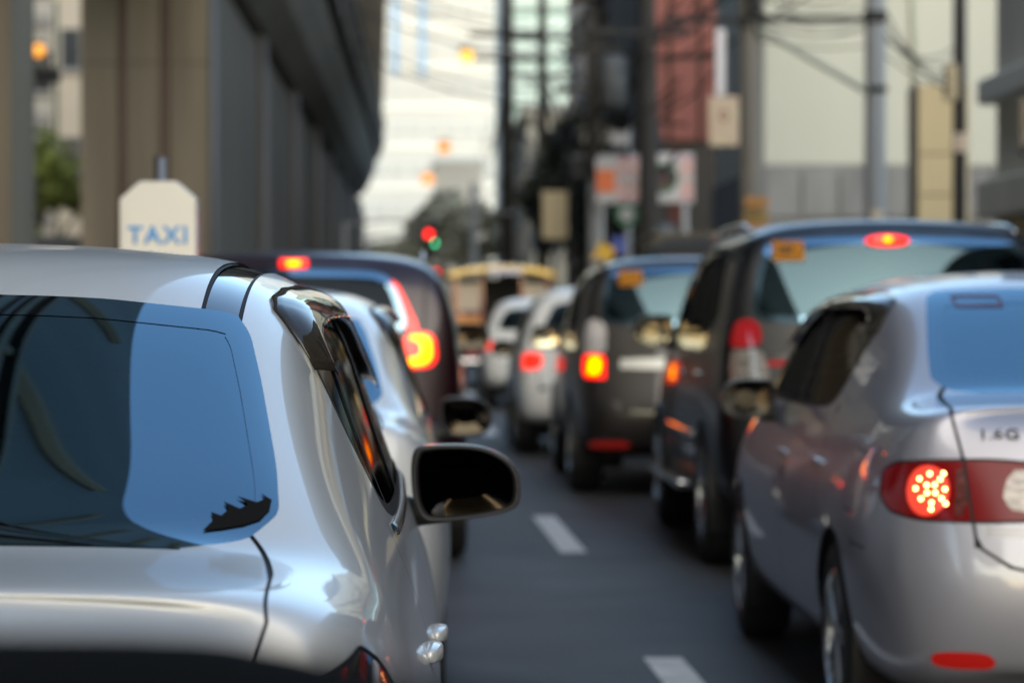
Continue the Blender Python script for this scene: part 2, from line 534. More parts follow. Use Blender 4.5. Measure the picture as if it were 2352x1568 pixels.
def seats(parent, rows, wid, zc, label=None):
    """rows: list of (y of backrest, top z of backrest)"""
    for (y, zt, n) in rows:
        xs = [-wid*.5, wid*.5] if n == 2 else [-wid*.62, 0, wid*.62]
        ww = wid*.78 if n == 2 else wid*.6
        if n == 3:
            bm = bmesh.new(); box(bm, (0, y, (zt+zc)/2-.05), (wid*1.95, .16, zt-zc), Matrix.Rotation(-.2, 3, 'X'), .06, 3)
            so = link('rear_seat', bm, M['seat'], parent, True)
        for x in xs:
            if n == 2:
                bm = bmesh.new(); box(bm, (x, y, (zt+zc)/2-.05), (ww, .15, zt-zc), Matrix.Rotation(-.2, 3, 'X'), .06, 3)
                so = link('front_seat', bm, M['seat'], parent, True)
            bm = bmesh.new(); box(bm, (x, y-.07, zt+.06), (.25, .10, .17), Matrix.Rotation(-.15, 3, 'X'), .045, 3)
            link('headrest', bm, M['seat'], so, True)

def mirror(parent, outline, base, sx, housing, rim=None, depth=.13, arm=None, glassmat=None):
    """outline: (u, v) points round the face, u outward, v up; base: centre of the face"""
    p = chaikin(outline, 3); n = len(p); c = p.mean(0)
    def ring(y, k, dz=0): return [(sx*(c[0] + (q[0]-c[0])*k), y, c[1] + (q[1]-c[1])*k + dz) for q in p]
    bm = bmesh.new()
    loft(bm, [ring(.0, .97), ring(.004, .992), ring(.016, 1.008), ring(.04, 1.008), ring(depth*.6, .93), ring(depth*.9, .68), ring(depth, .35)], (False, True))
    bmesh.ops.recalc_face_normals(bm, faces=bm.faces)
    h = link('side_mirror', bm, housing, parent, True); h.location = base
    bm = bmesh.new()
    loft(bm, [ring(.014, 1.004), ring(-.002, 1.0), ring(-.010, .97), ring(-.007, .90), ring(.012, .87)], (False, False))
    bmesh.ops.recalc_face_normals(bm, faces=bm.faces)
    link('mirror_rim', bm, rim or M['plastic'], h, True)
    bm = bmesh.new(); loft(bm, [ring(.011, .885), ring(.013, .4)], (False, True)); bmesh.ops.recalc_face_normals(bm, faces=bm.faces)
    g = link('mirror_glass', bm, glassmat or M['mirror'], h)
    if arm:
        bm = bmesh.new(); tube(bm, arm, [.035, .03, .028][:len(arm)], 10)
        link('mirror_arm', bm, rim or M['plastic'], parent, True)
    return h

def handle(body, parent, y, z, sx, m, L=.19):
    p, n = body.on_side(y, z, sx)
    if p is None: return
    bm = bmesh.new(); rings = []
    for k in range(9):
        t = k/8; yy = y + (t-.5)*L
        p, n = body.on_side(yy, z, sx)
        off = .005 + .016*math.sin(math.pi*min(1, max(0, t)))**.6
        hh = .009 + .005*math.sin(math.pi*t); q = p + n*off*.5
        rings.append([(q.x + n.x*(off*.5 + .004)*math.copysign(abs(math.cos(a))**.55, math.cos(a)), q.y, q.z + hh*math.copysign(abs(math.sin(a))**.55, math.sin(a))) for a in [2*math.pi*j/16 for j in range(16)]])
    loft(bm, rings); bmesh.ops.recalc_face_normals(bm, faces=bm.faces)
    return link('door_handle', bm, m, parent, True)

def strip(body, parent, name, upper, lower, n, m, sx, o_up, o_lo, thick=.003, bulge=0.0, rows=6, ymin=None):
    """a thin moulded strip standing off the flank between two (y, z) curves"""
    U = np.array(upper, float); Lw = np.array(lower, float)
    def samp(A, t):
        d = np.r_[0, np.cumsum(np.linalg.norm(np.diff(A, axis=0), axis=1))]; d /= d[-1]
        return np.array([np.interp(t, d, A[:, 0]), np.interp(t, d, A[:, 1])])
    g = []
    for i in range(n+1):
        a, b = samp(U, i/n), samp(Lw, i/n); col = []
        for j in range(rows+1):
            f = j/rows; q = a*(1-f) + b*f
            p, nr = body.on_side(q[0], q[1], sx)
            if ymin is not None and q[0] < ymin:
                p2, n2 = body.on_side(ymin, q[1], sx)
                if p is None or sx*p.x < sx*p2.x - .018: p = Vector((p2.x - sx*.018, q[0], q[1]))
                nr = n2
            if p is None: p, nr = Vector((sx*.6, q[0], q[1])), Vector((sx, 0, 0))
            out = o_up + (o_lo - o_up)*f + bulge*math.sin(math.pi*f)
            nr = Vector((nr.x, 0, nr.z*.5)).normalized()
            col.append((p + nr*out, nr))
        g.append(col)
    bm = bmesh.new()
    A = [[bm.verts.new(p) for p, _ in c] for c in g]
    B = [[bm.verts.new(p - nr*thick) for p, nr in c] for c in g]
    for i in range(n):
        for j in range(rows):
            bm.faces.new((A[i][j], A[i+1][j], A[i+1][j+1], A[i][j+1])); bm.faces.new((B[i][j], B[i][j+1], B[i+1][j+1], B[i+1][j]))
        bm.faces.new((A[i][0], B[i][0], B[i+1][0], A[i+1][0])); bm.faces.new((A[i][rows], A[i+1][rows], B[i+1][rows], B[i][rows]))
    for i in (0, n):
        for j in range(rows): bm.faces.new((A[i][j], A[i][j+1], B[i][j+1], B[i][j]))
    bmesh.ops.recalc_face_normals(bm, faces=bm.faces)
    return link(name, bm, m, parent, True)

def circle(c, r, n=40):
    return [(c[0] + r*math.cos(2*math.pi*k/n), c[1] + r*math.sin(2*math.pi*k/n)) for k in range(n)]

def finish_body(b, root, pm, cfg):
    """parts that every car shares, from the tags cut so far"""
    b.part('body', 'body', pm, root)
    for o in b.part('seam', 'panel_seam', M['seam'], root, offset=-.003): o['kind'] = 'stuff'
    for nm, ob, m, sp in (('door_r', 'rear_door', pm, True), ('door_f', 'front_door', pm, True), ('trunk', cfg.get('lid', 'trunk_lid'), pm, False),
                          ('bumper', 'rear_bumper', cfg.get('bumper_mat', pm), False), ('fuel', 'fuel_door', pm, True), ('clad', 'lower_cladding', M['plastic'], True)):
        b.part(nm, ob, m, root, sp)
    b.part('frit_rear', 'rear_window_border', M['frit'], root)
    b.part('rear_glass', 'rear_window', cfg.get('glass', M['tint']), root, offset=-.001)
    b.part('frit_side', 'window_trim', M['seal'], root, True)
    b.part('glass_r', 'rear_side_window', cfg.get('sglass', M['tint_dark']), root, True, offset=-.003)
    b.part('glass_f', 'front_side_window', cfg.get('sglass', M['tint_dark']), root, True, offset=-.003)
    b.part('frit_front', 'windscreen_border', M['trim'], root)
    b.part('front_glass', 'windscreen', M['tint_light'], root, offset=-.001)
    # cabin lining just inside the panels
    t = [b.names.index(x) for x in ('body', 'door_r', 'door_f', 'trunk', 'frit_rear', 'frit_side') if x in b.names]
    fs = [f for f in b.bm.faces if f[b.tl] in t and f.calc_center_median().z > .45 and all(v.co.z > .4 for v in f.verts)]
    vi = {}; co = []; fc = []
    for f in fs:
        q = []
        for v in f.verts:
            if v.index not in vi: vi[v.index] = len(co); co.append((v.co - Vector(v[b.nl])*.022)[:])
            q.append(vi[v.index])
        fc.append(q[::-1])
    me = bpy.data.meshes.new('cabin_lining'); me.from_pydata(co, [], fc); me.update()
    link('cabin_lining', me, M['lining'], root, True)
    b.bm.free()
# ------------------------------------------------------------------ sedans
M['frit'] = glossy_black('window_border_black', 4.2)
def sedan_stations(W=.85, L=4.41, H=1.475, deck=1.05, rail=0.0, lampy=0.0):
    h = H - 1.475; d = deck - 1.05; w = W - .85
    def r(y, W_, xb, zb, x6, z6, xr, zr, zt, **k):
        return ring10(y, W_ + w, xb + w, zb + d*.7, x6 + w, z6 + (d if z6 < 1.06 else (d+h)/2), xr + w + rail, zr + (d if zr < 1.08 else h), zt + (d if zt < 1.09 else h), **k)
    S = [
     r(.02, .70, .66, .97, .60, 1.005, .48, 1.02, 1.03, zu=.30, zs=.34, zm=.55, z4=.80, dy=[.1, .05, .03, .0, .05, .12, .15, .16, .15, .14]),
     r(.14, .785, .735, .975, .675, 1.02, .56, 1.035, 1.045, zu=.24, zs=.28, z4=.78),
     r(.32, .832, .765, .975, .695, 1.025, .60, 1.045, 1.055),
     r(.52, .848, .775, .975, .70, 1.035, .625, 1.055, 1.065),
     r(.60, .850, .778, .974, .704, 1.050, .628, 1.081, 1.091),
     r(.74, .853, .782, .972, .690, 1.085, .612, 1.155, 1.165),
     r(.98, .855, .787, .967, .676, 1.135, .600, 1.275, 1.290),
     r(1.20, .856, .790, .963, .674, 1.170, .604, 1.365, 1.390),
     r(1.42, .857, .792, .960, .682, 1.185, .622, 1.398, 1.445),
     r(1.80, .857, .793, .955, .698, 1.19, .640, 1.408, 1.470),
     r(2.30, .857, .793, .948, .704, 1.18, .642, 1.408, 1.475),
     r(2.75, .857, .790, .938, .706, 1.16, .640, 1.375, 1.440),
     r(3.05, .855, .787, .930, .724, 1.12, .645, 1.265, 1.310),
     r(3.40, .850, .782, .922, .725, 1.00, .655, 1.040, 1.085),
     r(3.75, .838, .765, .890, .705, .935, .60, .960, .995),
     r(4.08, .80, .72, .83, .655, .875, .54, .90, .925),
     r(4.30, .70, .62, .74, .55, .78, .45, .80, .81, zu=.24, zs=.28),
     r(4.41, .55, .48, .66, .42, .69, .34, .70, .705, zu=.28, zs=.32, zm=.45, z4=.58)]
    k = L / 4.41
    return [[(x, y*k, z) for x, y, z in st] for st in S]

WIN_SIDE = [(1.46, .985), (1.37, 1.10), (1.278, 1.235), (1.285, 1.305), (1.46, 1.36), (1.80, 1.372), (2.30, 1.368), (2.72, 1.325), (3.02, 1.18), (3.24, 1.03), (3.24, .985), (2.3, .975)]

def sedan_cuts(b, k=1.0, dz=0.0, arch=.33, ya=.98, yf=3.53):
    """windows, doors and wheel arches in the side view"""
    win = chaikin([(y*k, z + dz) for y, z in WIN_SIDE], 2, .2)
    b.side(win, 'frit_side', only=('body',))
    b.side(win, 'glass_r', only=('frit_side',), off=.022)
    b.side([(2.20*k, .5), (2.20*k, 1.6), (4, 1.6), (4, .5)], 'glass_f', only=('glass_r',))
    b.side([(2.14*k, .5), (2.16*k, 1.6), (2.26*k, 1.6), (2.25*k, .5)], 'frit_side', only=('glass_r', 'glass_f'))
    b.side([(1.52*k, .5), (1.54*k, 1.6), (1.57*k, 1.6), (1.55*k, .5)], 'frit_side', only=('glass_r',))
    zb = .975 + dz
    b.side_line([(1.36*k, zb+.02), (1.40*k, .80), (1.30*k, .62), (1.42*k, .40), (1.50*k, .30), (2.20*k, .30), (2.18*k, zb)], .006)
    b.side_line([(2.20*k, .30), (3.25*k, .30), (3.28*k, .55), (3.30*k, zb-.02)], .006)
    for yy in (ya*k, yf*k):
        b.side(circle((yy, .315), arch, 48), 'hole', only=('body', 'seam'))

def sedan_glass(b, rear_poly, front_poly, fr=.03):
    rp = chaikin(rear_poly, 2, .12)
    b.rear(rp, 'frit_rear', only=('body',), ymax=1.6, nmin=-.16)
    b.rear(rp, 'rear_glass', only=('frit_rear',), ymax=1.6, off=fr, nmin=-.16)
    fp = chaikin(front_poly, 2, .12)
    b.front(fp, 'frit_front', only=('body',)); b.front(fp, 'front_glass', only=('frit_front',), off=.04)

def running_gear(root, ya, yf, track, r=.30, w=.19, arch=.33, rim='alloy'):
    for yy in (ya, yf):
        for sx in (-1, 1):
            make_wheel(root, (sx*track, yy, r), r, w, sx, M[rim])
            wheel_well(root, yy, .315, arch, sx, track + .09, track - .22)
    mbox('floor_pan', (0, (ya+yf)/2, .25), (track*1.7, (yf-ya)+.9, .06), M['plastic'], root)

# --- the silver sedan in front, seen from behind at its right rear corner
def hero():
    root = empty('sedan', (-.83, 3.05, 0), 0, 'silver sedan nearest the camera with rain visors and blue sky in its rear window', 'car')
    b = Body(sedan_stations(deck=1.018), 4)
    pm = M['silver']
    sedan_glass(b, [(-.3, 1.020), (.45, 1.025), (.59, 1.035), (.628, 1.065), (.618, 1.12), (.582, 1.235), (.556, 1.305), (.528, 1.338), (.30, 1.362), (-.3, 1.375)],
                [(-.3, 1.08), (.45, 1.07), (.63, 1.05), (.60, 1.2), (.555, 1.345), (.3, 1.39), (-.3, 1.41)])
    sedan_cuts(b)
    # roof ditch moulding
    b.top([(.482, 1.13), (.482, 2.9), (.536, 2.9), (.536, 1.13)], 'ditch', only=('body',), zmin=1.3, nmin=.2)
    b.top_line([(.480, 1.13), (.480, 2.9)], .006, 'seam', ('body', 'ditch'), zmin=1.3)
    b.top_line([(.538, 1.13), (.538, 2.9)], .0055, 'seam', ('body', 'ditch'), zmin=1.3)
    b.top([(.476, 1.105), (.476, 1.136), (.542, 1.136), (.542, 1.105)], 'seam', only=('body', 'ditch'), zmin=1.3, nmin=.2)
    # boot lid, lamps, bumper
    lamp = chaikin([(.46, .72), (.60, .85), (.80, .915), (.865, .93), (.93, .90), (1.03, .80), (1.04, .72), (.9, .68), (.6, .67)], 2, .12)
    b.rear(lamp, 'lamp', only=('body',), wrap=.5, ymax=.6, nmin=.6)
    b.rear(chaikin([(.60, .70), (.60, .80), (.70, .865), (.84, .86), (.90, .78), (.88, .70)], 2), 'lamp_lit', only=('lamp',), wrap=.5, ymax=.6, nmin=.6)
    b.rear_line(np.r_[lamp, lamp[:1]], .007, 'seam', ('body', 'lamp'), wrap=.5, ymax=.6, nmin=.6)
    b.rear_line([(.588, 1.045), (.632, 1.005), (.638, .97), (.615, .90), (.60, .72), (.60, .60), (-.1, .585)], .0048, ymax=.62, nmin=.35)
    b.side_line([(.30, .60), (.65, .60)], .006)
    b.side(chaikin([(.62, .70), (.62, .84), (.80, .85), (.81, .70)], 2), 'fuel', only=('body',), which=1)
    cfg = dict(glass=M['tint_hero'], sglass=M['tint_side'])
    b.part('ditch', 'roof_moulding', M['ditch'], root, True, offset=-.006)
    tl = b.part('lamp', 'tail_lamp', M['lamp_hero'], root, True)
    b.part('lamp_lit', 'brake_lens', M['lit_hero'], tl[0], True)
    # jagged dark reflection painted as a sheet in the rear window corner
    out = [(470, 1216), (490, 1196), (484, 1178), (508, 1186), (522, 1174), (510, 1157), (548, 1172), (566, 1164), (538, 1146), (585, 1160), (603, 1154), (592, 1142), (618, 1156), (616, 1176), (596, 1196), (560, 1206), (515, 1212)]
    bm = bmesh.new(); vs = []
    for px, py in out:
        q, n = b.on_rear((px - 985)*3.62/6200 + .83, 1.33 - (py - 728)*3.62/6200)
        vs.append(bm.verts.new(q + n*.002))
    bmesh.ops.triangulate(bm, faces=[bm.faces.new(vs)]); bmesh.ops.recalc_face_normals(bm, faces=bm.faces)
    link('painted_reflection', bm, M['dark_reflection'], root)
    # red rain-visor bands over the side windows
    for sx in (1, -1):
        up = [(1.245, 1.245), (1.25, 1.305), (1.285, 1.342), (1.36, 1.362), (1.52, 1.376), (1.80, 1.384), (2.18, 1.384)]
        lo = [(1.295, 1.232), (1.305, 1.27), (1.335, 1.292), (1.40, 1.306), (1.52, 1.316), (1.80, 1.322), (2.18, 1.322)]
        strip(b, root, 'rain_visor', up, lo, 44, M['visor'], sx, .006, .030, .003, .010, 8, 1.20)
        up = [(2.20, 1.384), (2.35, 1.380), (2.70, 1.34), (2.88, 1.27), (3.02, 1.19)]
        lo = [(2.20, 1.318), (2.35, 1.314), (2.66, 1.285), (2.82, 1.22), (2.98, 1.165)]
        strip(b, root, 'rain_visor', up, lo, 24, M['visor'], sx, .006, .028, .003, .010, 8)
        strip(b, root, 'belt_moulding', [(1.45, .985), (2.3, .975), (3.22, .983)], [(1.43, .968), (2.3, .958), (3.22, .966)], 30, M['trim'], sx, .004, .008, .004, .003, 3)
        handle(b, root, 1.22, .80, sx, pm, .14); handle(b, root, 1.95, .745, sx, pm, .14)
        o = [(-.02, .075), (.02, .085), (.13, .085), (.19, .06), (.222, .025), (.225, -.035), (.21, -.062), (.13, -.078), (.03, -.088), (.0, -.08), (-.018, -.03)]
        mirror(root, o, (sx*.81, 2.94, .962), sx, pm, arm=[(sx*.76, 3.02, .90), (sx*.81, 2.99, .892), (sx*.87, 2.97, .90)])
    seats(root, [(1.28, 1.06, 3), (2.30, 1.08, 2)], .68, .45)
    mbox('dashboard', (0, 3.1, .85), (1.35, .45, .22), M['plastic'], root, bevel=.06)
    mbox('parcel_shelf', (0, .95, .985), (1.2, .62, .02), M['lining'], root)
    mbox('rear_view_mirror', (0, 2.75, 1.30), (.24, .04, .07), M['plastic'], root, bevel=.015)
    finish_body(b, root, pm, cfg)
    for o in root.children:
        if o.name.startswith('rear_window_border'): o.data.materials[0] = M['frit']
    running_gear(root, .98, 3.53, .745)
    return root
M['ditch'] = glossy_black('roof_moulding_gloss', 2.0, (.9, .95, 1.0))
M['visor'] = mat('smoked_visor', (.026, .022, .018), .04, coat=0, ior=1.5)
def lamp_hero_mat():
    m = mat('hero_lamp_lens', (.05, .002, .003), .08, coat=1.0)
    nt = m.node_tree; b = nt.nodes['Principled BSDF']
    tc = nt.nodes.new('ShaderNodeTexCoord'); wv = nt.nodes.new('ShaderNodeTexWave')
    wv.inputs['Scale'].default_value = 14; wv.inputs['Distortion'].default_value = .6; wv.bands_direction = 'X'
    nt.links.new(tc.outputs['Object'], wv.inputs[0])
    rp = nt.nodes.new('ShaderNodeValToRGB'); rp.color_ramp.elements[0].position = .55
    rp.color_ramp.elements[0].color = (.012, .001, .001, 1); rp.color_ramp.elements[1].color = (.40, .008, .008, 1)
    nt.links.new(wv.outputs[0], rp.inputs[0]); nt.links.new(rp.outputs[0], b.inputs['Base Color'])
    return m
M['lamp_hero'] = lamp_hero_mat()
M['dark_reflection'] = mat('reflection_brown', (.008, .007, .006), .8, spec=.1)
M['lit_hero'] = mat('nearest_sedan_brake_lens', (.2, .004, .004), .15, coat=.5, emit=(1, .012, .008), estr=.07)

# --- the taxi ahead of it: white sedan with a sign box on the roof
def taxi():
    root = empty('taxi', (-.775, 8.05, 0), 0, 'white taxi sedan ahead of the nearest silver sedan, roof sign lettered TAXI', 'taxi')
    b = Body(sedan_stations(W=.845, H=1.46, deck=1.03), 3); pm = M['taxi']
    sedan_glass(b, [(-.3, 1.035), (.45, 1.04), (.60, 1.05), (.628, 1.08), (.60, 1.18), (.556, 1.295), (.52, 1.33), (-.3, 1.36)],
                [(-.3, 1.08), (.45, 1.07), (.62, 1.05), (.60, 1.2), (.545, 1.34), (.3, 1.38), (-.3, 1.40)])
    sedan_cuts(b, 1, -.01)
    lamp = chaikin([(.50, .74), (.56, .86), (.64, .90), (.68, .88), (.70, .80), (.70, .72), (.6, .69)], 2, .12)
    b.rear(lamp, 'lamp', only=('body',), wrap=.5, ymax=.6, nmin=.6)
    b.rear_line([(.59, 1.05), (.632, 1.005), (.60, .88), (.58, .62), (-.1, .60)], .007, ymax=.62, nmin=.35)
    b.part('lamp', 'tail_lamp', M['lamp_red'], root, True)
    for sx in (1, -1):
        up = [(1.25, 1.235), (1.265, 1.30), (1.34, 1.345), (1.50, 1.364), (1.80, 1.372), (2.18, 1.372)]
        lo = [(1.30, 1.215), (1.32, 1.26), (1.38, 1.292), (1.50, 1.300), (1.80, 1.305), (2.18, 1.305)]
        strip(b, root, 'rain_visor', up, lo, 24, M['visor'], sx, .006, .030, .003, .012, 5, 1.40)
        handle(b, root, 1.22, .80, sx, M['chrome']); handle(b, root, 2.15, .79, sx, M['chrome'])
        o = [(-.02, .07), (.02, .08), (.12, .08), (.17, .06), (.19, .02), (.185, -.05), (.12, -.075), (.02, -.075), (-.015, -.03)]
        mirror(root, o, (sx*.835, 2.55, .935), sx, M['trim'], arm=[(sx*.76, 2.62, .88), (sx*.86, 2.58, .875)])
    seats(root, [(1.30, 1.0, 3), (2.30, 1.03, 2)], .68, .45)
    finish_body(b, root, pm, dict(glass=M['tint'], sglass=M['tint_side']))
    running_gear(root, .98, 3.53, .735)
    # roof sign: box with bevelled upper corners, lettering on the back
    prof = [(-.145, 1.455), (.145, 1.455), (.145, 1.775), (.068, 1.842), (-.068, 1.842), (-.145, 1.775)]
    bm = bmesh.new(); y0, y1 = 2.16, 2.30
    loft(bm, [[(-.245 + x*1.0, y, z) for x, z in prof] for y in (y0, y1)])
    bmesh.ops.recalc_face_normals(bm, faces=bm.faces)
    bmesh.ops.bevel(bm, geom=list(bm.edges), offset=.006, segments=2, profile=.5, affect='EDGES')
    sg = link('roof_sign', bm, M['sign_white'], root)
    sg['label'] = 'cream white box sign on the roof with blue TAXI letters'
    text_mesh('lettering', 'TAXI', .092, M['sign_blue'], sg, (-.245, y0 - .002, 1.635), (R(90), 0, 0), .0005, 0, 1.0, 1.16, .0026)
    mbox('side_panel', (-.0975, 2.23, 1.60), (.005, .118, .26), M['sign_side'], sg)
    mbox('sign_fin', (-.262, 2.25, 1.892), (.012, .05, .10), M['ink'], sg)
    mbox('sign_fin', (-.236, 2.25, 1.888), (.028, .05, .092), M['sign_fin'], sg, bevel=.004)
    return root
M['sign_white'] = mat('sign_acrylic', (.62, .60, .55), .35, coat=.3)
M['sign_blue'] = mat('sign_blue', (.015, .27, .62), .4)
M['sign_side'] = mat('sign_side_print', (.22, .20, .32), .4, noise=(9, .5, (.55, .12, .12), .6))
M['sign_fin'] = mat('sign_fin_blue', (.12, .16, .24), .4)

# --- the silver sedan on the right, with its left tail lamp lit
def corolla():
    Xc, Y0 = 2.17, 7.60
    root = empty('sedan', (Xc, Y0, 0), 0, 'silver sedan at the right edge with a lit LED tail lamp', 'car')
    k = 4.54/4.41
    b = Body(sedan_stations(W=.885, L=4.54, H=1.505, deck=1.085), 3); pm = M['silver2']
    sedan_glass(b, [(-.3, 1.092), (.45, 1.097), (.585, 1.105), (.622, 1.14), (.60, 1.22), (.560, 1.33), (.530, 1.395), (.49, 1.418), (.3, 1.425), (-.3, 1.43)],
                [(-.3, 1.13), (.45, 1.12), (.66, 1.10), (.62, 1.25), (.57, 1.38), (.3, 1.42), (-.3, 1.44)], .05)
    sedan_cuts(b, k, .035, .345)
    lamp = chaikin([(.355, .79), (.375, .86), (.46, .912), (.60, .922), (.80, .918), (.93, .905), (.99, .875), (.985, .80), (.93, .765), (.80, .748), (.60, .745), (.42, .75)], 2, .15)
    b.rear(lamp, 'lamp', only=('body',), wrap=.45, ymax=.7, nmin=.7)
    b.rear(chaikin([(.40, .775), (.40, .86), (.50, .895), (.55, .885), (.56, .775)], 2), 'clear', only=('lamp',), wrap=.45, ymax=.7, nmin=.7)
    b.rear(chaikin([(.66, .775), (.66, .885), (.70, .89), (.70, .77)], 2), 'clear2', only=('lamp',), wrap=.45, ymax=.7, nmin=.7)
    b.rear(np.array(circle((.790, .832), .072, 40)), 'lit', only=('lamp',), wrap=.45, ymax=.7, nmin=.7)
    b.rear_line(lamp, .008, 'seam', ('body', 'lamp', 'clear'), wrap=.45, ymax=.7, nmin=.7)
    b.rear_line([(.585, 1.12), (.645, 1.075), (.66, 1.05), (.635, .92), (.62, .76), (.61, .68), (.52, .62), (.40, .595), (-.1, .585)], .010, only=('body', 'lamp', 'clear', 'clear2'), ymax=.66, nmin=.35)
    b.rear(chaikin([(.56, .335), (.57, .375), (.73, .375), (.755, .355), (.74, .325), (.58, .322)], 2), 'refl', only=('body',), wrap=.2, ymax=.5, nmin=.3)
    b.rear(chaikin([(-.2, .695), (-.2, .735), (.56, .735), (.57, .695)], 1), 'garnish', only=('body',), ymax=.5)
    b.side_line(chaikin([(.62, .735), (.60, .75), (.60, .90), (.62, .92), (.79, .92), (.81, .90), (.80, .75), (.78, .735)], 1), .006, which=-1)
    b.side_line([(.42, .64), (.62, .645)], .006)
    badge = {x: b.on_rear(x, .99) for x in (-.553, -.492)}
    ld = []
    for o in b.part('lamp', 'tail_lamp', M['lamp_corolla'], root, True): ld.append(o)
    for o in b.part('clear', 'reversing_lens', M['lamp_clear'], ld[0], True): pass
    b.part('clear2', 'lens_strip', M['lamp_strip'], ld[0], True)
    b.part('lit', 'brake_lens', M['lit_disc'], ld[0], True)
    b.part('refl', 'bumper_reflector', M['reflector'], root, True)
    b.part('garnish', 'lid_garnish', M['dull_chrome'], root)
    dots = [(490, 690), (630, 685), (390, 745), (593, 745), (455, 810), (535, 805), (350, 850), (635, 850), (455, 892), (537, 890), (395, 955), (598, 948), (495, 995), (635, 1000), (488, 1060)]
    me = None
    for sx, par in ((-1, ld[0]), (1, ld[-1])):
        for (px, py) in dots:
            u = -(.722) + (px - 520)*.000268; z = .832 - (py - 868)*.000268
            p, n = b.on_rear(u*(1 if sx < 0 else -1), z)
            if p is None: continue
            if me is None:
                bm = bmesh.new(); bmesh.ops.create_uvsphere(bm, u_segments=10, v_segments=6, radius=.0052)
                me = bpy.data.meshes.new('led'); bm.to_mesh(me); bm.free(); me.materials.append(M['lit_led'])
            o = bpy.data.objects.new('led', me); COL.objects.link(o); o.parent = par; o.location = p + n*.002; o.scale = (1, .5, 1)
    for sx in (1, -1):
        up = [(1.285, 1.275), (1.30, 1.345), (1.38, 1.39), (1.55, 1.412), (1.85, 1.42), (2.24, 1.42)]
        lo = [(1.335, 1.258), (1.355, 1.305), (1.42, 1.33), (1.55, 1.348), (1.85, 1.352), (2.24, 1.352)]
        strip(b, root, 'rain_visor', up, lo, 26, M['visor'], sx, .006, .030, .003, .012, 6, 1.45)
        up = [(2.26, 1.42), (2.45, 1.414), (2.78, 1.375), (2.98, 1.30), (3.10, 1.225)]
        lo = [(2.26, 1.352), (2.45, 1.346), (2.74, 1.32), (2.92, 1.255), (3.06, 1.20)]
        strip(b, root, 'rain_visor', up, lo, 20, M['visor'], sx, .006, .028, .003, .01, 5)
        handle(b, root, 1.42, .845, sx, pm, .2); handle(b, root, 2.32, .835, sx, pm, .2)
        o = [(-.02, .07), (.02, .08), (.13, .08), (.18, .055), (.20, .015), (.195, -.045), (.13, -.072), (.02, -.075), (-.015, -.03)]
        mirror(root, o, (sx*.845, 2.82, 1.01), sx, M['trim'], arm=[(sx*.80, 2.90, .96), (sx*.87, 2.86, .955)])
    for (x, z, w_, h_) in ((-.378, 1.398, .15, .005), (-.378, 1.366, .15, .005), (-.452, 1.382, .005, .028), (-.304, 1.382, .005, .028)):
        plate_on(b, root, 'sticker_edge', x, z, w_, h_, M['sticker_red'], off=.003)
    seats(root, [(1.33, 1.06, 3), (2.35, 1.09, 2)], .70, .45)
    finish_body(b, root, pm, dict(glass=M['tint'], sglass=M['tint_side']))
    for o in root.children:
        if o.name.startswith('rear_window_border'): o.data.materials[0] = M['frit']
    running_gear(root, .98*k, 3.53*k, .775, .315, .20, .345)
    for tx, bx in (('1.6', -.553), ('G', -.492)):
        bp, bn = badge[bx]
        text_mesh('badge', tx, .046, M['ink'], root, bp + bn*.006, (R(90) - math.asin(max(-1, min(1, bn.z))), 0, 0), .001, 0, 1.35)
    return root
M['lamp_corolla'] = mat('right_sedan_lamp', (.15, .003, .005), .16, coat=0, spec=.25, emit=(1, .008, .008), estr=.016)
M['lamp_strip'] = mat('lamp_strip', (.30, .08, .07), .1, .3, coat=1.0, noise=(60, .7, None, 1))
M['lit_disc'] = mat('lit_disc_lens', (.3, .02, .02), .25, emit=(1.0, .075, .05), estr=.30, coat=.6)

M['dull_chrome'] = mat('dull_chrome', (.22, .22, .23), .3, .8)
M['sticker_red'] = mat('sticker_red', (.40, .08, .10), .6)
